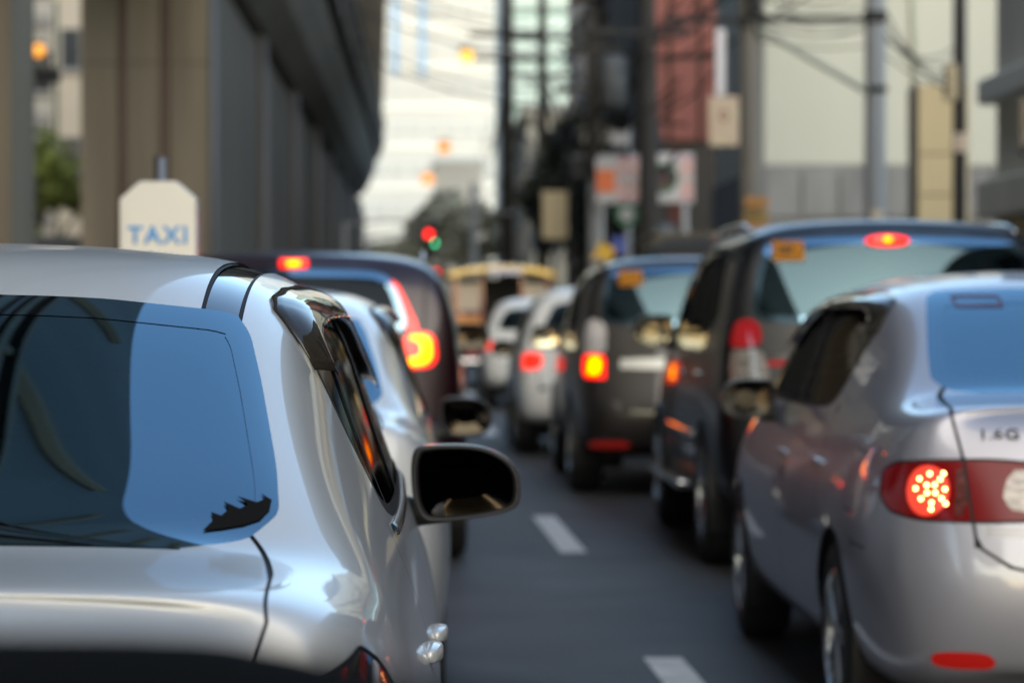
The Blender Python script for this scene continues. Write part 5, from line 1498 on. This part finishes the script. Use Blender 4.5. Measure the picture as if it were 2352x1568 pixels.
def signs():
    s = empty('shop_sign', (4.22, 60.6, 0), 0, 'orange square shop sign with red and white stripes', 'sign')
    bm = bmesh.new(); box(bm, (0, 0, 4.42), (.98, .22, 1.10), None, .04, 2); link('sign_box', bm, M['sign_w2'], s)
    mbox('orange_panel', (-.25, -.125, 4.38), (.42, .03, .52), M['sign_orange'], s, bevel=.01)
    for k, c in enumerate(('sign_red', 'sign_cream', 'sign_red', 'sign_green2', 'sign_red', 'sign_cream', 'sign_red')):
        mbox('stripe', (.24, -.122, 4.83 - k*.135), (.42, .02, .075), M[c], s)
    mtube('post', [(-.35, 0, 0), (-.35, 0, 3.9)], .07, M['pole_grey'], s, 8)
    s = empty('shop_sign', (5.42, 60.2, 0), 0, 'white shop sign with a dark disc ringed in green and red stripes', 'sign')
    bm = bmesh.new(); box(bm, (0, 0, 4.42), (.98, .22, 1.10), None, .04, 2); link('sign_box', bm, M['sign_w2'], s)
    for r, m_, y in ((.34, 'sign_green', -.125), (.26, 'sign_brown', -.15)):
        bm = bmesh.new(); loft(bm, [[(-.20 + r*math.cos(a), yy, 4.42 + r*math.sin(a)) for a in [2*math.pi*k/28 for k in range(28)]] for yy in (y + .02, y)]); link('disc', bm, M[m_], s)
    for k, c in enumerate(('sign_red', 'sign_cream', 'sign_red', 'sign_green2', 'sign_red', 'sign_cream', 'sign_red')):
        mbox('stripe', (.33, -.122, 4.80 - k*.13), (.26, .02, .07), M[c], s)
    mtube('post', [(.3, 0, 0), (.3, 0, 3.9)], .07, M['pole_grey'], s, 8)
    s = empty('hanging_board', (3.27, 70, 0), 0, 'blank beige board hanging beside the dark kerbside clutter', 'sign')
    bm = bmesh.new(); box(bm, (0, 0, 3.97), (.66, .08, 1.24), None, .02, 2); link('board', bm, M['sign_beige'], s)
    mtube('post', [(.40, .1, 0), (.40, .1, 4.9)], .06, M['pole_dark'], s, 8); mtube('bracket', [(.40, .1, 4.75), (-.3, 0, 4.75)], .03, M['pole_dark'], s, 6)
    s = empty('round_sign', (3.72, 50.6, 0), 0, 'small green and white round sign on the dark timber pole', 'sign')
    for r, m_, y in ((.22, 'sign_green', 0), (.13, 'sign_w2', -.02)):
        bm = bmesh.new(); loft(bm, [[(r*math.cos(a), yy, 3.25 + r*math.sin(a)) for a in [2*math.pi*k/24 for k in range(24)]] for yy in (y, y - .03)]); link('disc', bm, M[m_], s)
    mtube('post', [(0, .05, 0), (0, .05, 3.4)], .03, M['pole_grey'], s, 6)
    s = empty('small_sign', (2.72, 42, 0), 0, 'small yellow square sign above the bronze grey SUV', 'sign')
    mbox('board', (0, 0, 2.30), (.27, .03, .32), M['sign_yellow'], s, Matrix.Rotation(.5, 3, 'Y')); mtube('post', [(0, .03, 0), (0, .03, 2.5)], .03, M['pole_grey'], s, 6)
    s = empty('street_banner', (3.70, 52.2, 0), 0, 'small white and blue banner above the orange shop sign', 'sign')
    mbox('banner', (0, 0, 4.78), (.36, .03, .26), M['sign_w2'], s); mbox('lower_banner', (-.02, 0, 2.72), (.26, .03, .34), M['sign_blue2'], s)
    mtube('post', [(.19, .05, 0), (.19, .05, 5.0)], .03, M['pole_grey'], s, 6)
    for lab, x, y, z, w_, h_, c in (('narrow teal shop board above the green awning', 4.5, 70, 4.7, .5, 1.3, (.06, .16, .15)),
            ('faded pink shop board behind the white shop sign', 5.9, 78, 5.6, .9, .7, (.32, .17, .16)),
            ('small cream shop board above the orange sign', 4.6, 74, 6.3, .8, .5, (.42, .38, .30)),
            ('grey blue shop board beneath the white shop sign', 5.35, 61.5, 3.0, .55, .9, (.16, .19, .24)),
            ('tall dull red shop board beside the concrete utility pole', 6.3, 68, 4.6, .45, 1.9, (.20, .06, .05))):
        s = empty('shop_board', (x, y, 0), 0, lab, 'sign')
        bm = bmesh.new(); box(bm, (0, 0, z), (w_, .12, h_), None, .03, 2); link('board', bm, mat('board_paint', c, .7, noise=(3, .3, None, 1)), s)
        mtube('post', [(w_*.4, .1, .1), (w_*.4, .1, z + h_*.4)], .04, M['pole_dark'], s, 6)
for k, c in dict(sign_w2=(.36, .35, .36), sign_orange=(.62, .13, .04), sign_red=(.46, .05, .10), sign_cream=(.55, .36, .25), sign_green=(.02, .12, .06), sign_green2=(.28, .42, .34), sign_brown=(.07, .035, .03), sign_beige=(.55, .46, .30), sign_yellow=(.65, .36, .03), sign_blue2=(.05, .08, .30)).items():
    M[k] = mat(k, c, .6)

def awning(label, x0, x1, y0, y1, z, m, name='shop_awning'):
    o = empty(name, ((x0+x1)/2, y0, 0), 0, label, 'awning')
    w = x1 - x0; d = y1 - y0; bm = bmesh.new()
    loft(bm, [[(-w/2, 0, z), (w/2, 0, z + .55), (w/2, 0, z + .61), (-w/2, 0, z + .06)], [(-w/2, d, z), (w/2, d, z + .55), (w/2, d, z + .61), (-w/2, d, z + .06)]])
    bmesh.ops.recalc_face_normals(bm, faces=bm.faces); link('canopy_sheet', bm, m, o)
    mbox('valance', (-w/2 - .01, d/2, z - .12), (.03, d, .26), m, o)
    for yy in (.1, d - .1): mtube('strut', [(-w/2 + .05, yy, .14), (-w/2 + .05, yy, z + .02)], .03, M['pole_dark'], o, 6)
    mbox('side_panel', (w*.22, .02, z - .55), (w*.5, .04, .9), m, o)
    return o
def awnings():
    for lab, a, c in (('dark green shop awning beside the beige hanging board', (4.35, 6.1, 71, 75, 3.0), (.02, .07, .045)),
                      ('navy blue shop awning under the red building', (4.9, 6.2, 63, 67, 2.5), (.03, .04, .08)),
                      ('maroon shop awning beyond the green one', (4.3, 6.0, 80, 85, 3.3), (.09, .03, .03)),
                      ('brown shop awning farthest along the right kerb', (4.2, 6.0, 92, 98, 3.8), (.08, .055, .035))):
        awning(lab, *a, mat('awning_cloth', c, .8))
# ------------------------------------------------------------------ trees
def leaf_mat(name, a, b):
    m = mat(name, a, .6, noise=(1.4, .5, b, 1)); return m
M['leaf'] = leaf_mat('leaf_hazed', (.30, .31, .25), (.17, .18, .14)); M['leaf_dark'] = leaf_mat('leaf_dark', (.045, .055, .035), (.018, .022, .016))  # far leaves: haze put into the pale grey green
M['leaf_light'] = leaf_mat('leaf_light', (.28, .34, .08), (.13, .18, .05)); M['bark'] = mat('bark', (.07, .055, .04), .9, noise=(6, .4, None, .2))
def tree(label, x, y, h, spread, zc, m, seed, leaves=2600, ls=.16, group=None):
    rnd = np.random.default_rng(seed); o = empty('tree', (x, y, 0), 0, label, 'tree', group)
    bm = bmesh.new(); top = h*.62
    tube(bm, [(0, 0, 0), (.06, .03, h*.2), (-.05, .05, h*.42), (.04, 0, top)], [.18, .14, .11, .06], 8)
    limbs = []
    for k in range(7):
        a = k*2.4 + seed; z0 = h*(.32 + .05*k); L = spread*(.55 + .3*rnd.random())
        e = (math.cos(a)*L, math.sin(a)*L, min(h*.93, z0 + h*.25*(.6 + .5*rnd.random())))
        tube(bm, [(0, 0, z0), (e[0]*.5, e[1]*.5, z0 + (e[2]-z0)*.4), e], [.07, .045, .02], 6); limbs.append(e)
    link('trunk', bm, M['bark'], o, True)
    cl = limbs + [(0, 0, h*.85), (spread*.2, 0, h*.7), (-spread*.25, .2, h*.62)]
    cl = np.array(cl); n = leaves
    ci = rnd.integers(0, len(cl), n); rad = spread*.42*(.55 + .6*rnd.random(len(cl)))
    d = rnd.normal(size=(n, 3)); d /= np.linalg.norm(d, axis=1)[:, None]
    c = cl[ci] + d * (rad[ci]*rnd.random(n)**.45)[:, None] * np.array([1, 1, .75])
    u = rnd.normal(size=(n, 3)); u /= np.linalg.norm(u, axis=1)[:, None]
    v = np.cross(u, rnd.normal(size=(n, 3))); v /= np.linalg.norm(v, axis=1)[:, None]
    s = ls*(.6 + .8*rnd.random(n))[:, None]
    V = np.stack([c - u*s, c + v*s*.45, c + u*s, c - v*s*.45], 1).reshape(-1, 3)
    me = bpy.data.meshes.new('crown'); me.from_pydata(V.tolist(), [], [(4*i, 4*i+1, 4*i+2, 4*i+3) for i in range(n)]); me.update()
    link('crown', me, m, o)
    return o
def trees():
    tree('bright green tree between the piers at far left', -9.0, 62, 6.0, 1.6, 4, M['leaf_light'], 2, 2200)
    tree('dark spreading street tree behind the beige hanging board', 4.9, 86, 8.2, 2.6, 5, M['leaf_dark'], 5, 5200, .2)
    tree('dark tree in front of the brown block', 4.6, 78, 6.4, 1.8, 5, M['leaf_dark'], 8, 3600, .18)
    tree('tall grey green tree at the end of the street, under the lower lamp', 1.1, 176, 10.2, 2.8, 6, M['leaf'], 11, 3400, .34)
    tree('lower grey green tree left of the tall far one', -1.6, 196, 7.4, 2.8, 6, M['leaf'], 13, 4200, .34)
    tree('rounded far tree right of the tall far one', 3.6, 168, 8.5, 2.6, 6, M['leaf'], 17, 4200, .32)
    tree('small far tree low beside the viaduct end', -4.2, 205, 4.6, 2.6, 6, M['leaf_dark'], 19, 3200, .3)

# ------------------------------------------------------------------ more street traffic, clutter and the car the camera sits in
def box_truck():
    o = empty('truck', (-7.2, 55, 0), 0, 'dark box truck beyond the piers at far left', 'truck')
    bm = bmesh.new(); box(bm, (0, 3.2, 1.85), (2.1, 4.6, 2.3), None, .05, 2); link('cargo_box', bm, M['truck_dark'], o)
    bm = bmesh.new(); box(bm, (0, 6.5, 1.35), (2.0, 1.7, 1.7), None, .18, 3); link('cab', bm, M['truck_dark'], o, True)
    mbox('rear_door', (-.52, .88, 1.85), (1.0, .04, 2.1), M['steel_dark'], o, bevel=.01); mbox('rear_door', (.52, .88, 1.85), (1.0, .04, 2.1), M['steel_dark'], o, bevel=.01)
    mbox('chassis', (0, 3.6, .62), (1.0, 6.4, .16), M['plastic'], o); mbox('bumper', (0, .85, .55), (2.0, .12, .16), M['steel_dark'], o)
    for sx in (-1, 1):
        for yy in (1.9, 6.2): make_wheel(o, (sx*.88, yy, .42), .42, .26, sx, M['steel_dark'])
        mbox('tail_lamp', (sx*.8, .77, .72), (.22, .05, .12), M['lamp_dull'], o, bevel=.01)
M['truck_dark'] = mat('truck_dark', (.018, .018, .02), .5)

def camera_car_dash():
    """padded top of the dashboard in front of the camera"""
    bm = bmesh.new(); rings = []
    xs = [-.75, -.6, -.45, -.30, -.18, -.10, -.07, -.045, -.02, .0, .04, .10, .2, .45, .9]
    zt = [1.212, 1.222, 1.229, 1.233, 1.234, 1.2335, 1.232, 1.2275, 1.2205, 1.214, 1.208, 1.203, 1.197, 1.188, 1.178]
    for x, z in zip(xs, zt):
        rings.append([(x, .62, z - .16), (x, .64, z - .07), (x, .68, z - .03), (x, .74, z - .008), (x, .82, z), (x, .90, z - .006), (x, 1.02, z - .03), (x, 1.12, z - .07), (x, 1.14, z - .16)])
    loft(bm, rings); bmesh.ops.recalc_face_normals(bm, faces=bm.faces)
    root = empty('car', (.35, 0, 0), 0, 'dark car the camera sits in, only its dashboard top showing at the bottom edge', 'car')
    o = link('dashboard', bm, M['dash'], root, True); o.location = (-.35, 0, 0)
    bm = bmesh.new(); rings = []
    for y, hw, zt_ in ((1.22, .72, .985), (1.45, .76, .965), (1.75, .77, .93), (2.02, .74, .87), (2.16, .66, .78)):
        rings.append([(-hw, y, .30), (-hw - .03, y, zt_ - .22), (-hw, y, zt_ - .05), (-hw*.7, y, zt_), (0, y, zt_ + .02), (hw*.7, y, zt_), (hw, y, zt_ - .05), (hw + .03, y, zt_ - .22), (hw, y, .30)])
    loft(bm, rings); bmesh.ops.recalc_face_normals(bm, faces=bm.faces)
    link('bonnet', bm, M['truck_dark'], root, True)  # out of view, added to reflect dark in the sedan ahead
    for sx in (-1, 1):
        mbox('headlamp', (sx*.56, 2.12, .70), (.30, .10, .12), M['lamp_clear'], root, bevel=.03)
        make_wheel(root, (sx*.70, 1.45, .31), .31, .2, sx, M['alloy'])
    return root
M['dash'] = mat('dash_black', (.004, .004, .004), .95, spec=.05)
# ------------------------------------------------------------------ put the place together
viaduct()
BM_ = far_buildings(); right_side(BM_); left_side(BM_)
hero(); taxi(); corolla(); black_suv(); grey_suv(); maroon_suv()
white_car((1.70, 25.5, 0), 'white hatchback between the bronze grey SUV and the road ahead, red lamp lit', 1.64, .87, 1.06, 4.3, [(.66, .84), (.64, .95), (.70, .99), (.86, .99), (.90, .94), (.89, .85), (.8, .83)], M['lit_far'])
white_car((1.62, 39, 0), 'white car ahead of the white hatchback, round red lamp lit', 1.62, .85, 1.06, 4.3, [(.74, .86), (.74, .98), (.86, .98), (.88, .86)], M['lit_far'])
dark_van(); jeepney(); box_truck()
poles(); cables(); lamps(); signals(); signs(); awnings(); trees()
camera_car_dash()
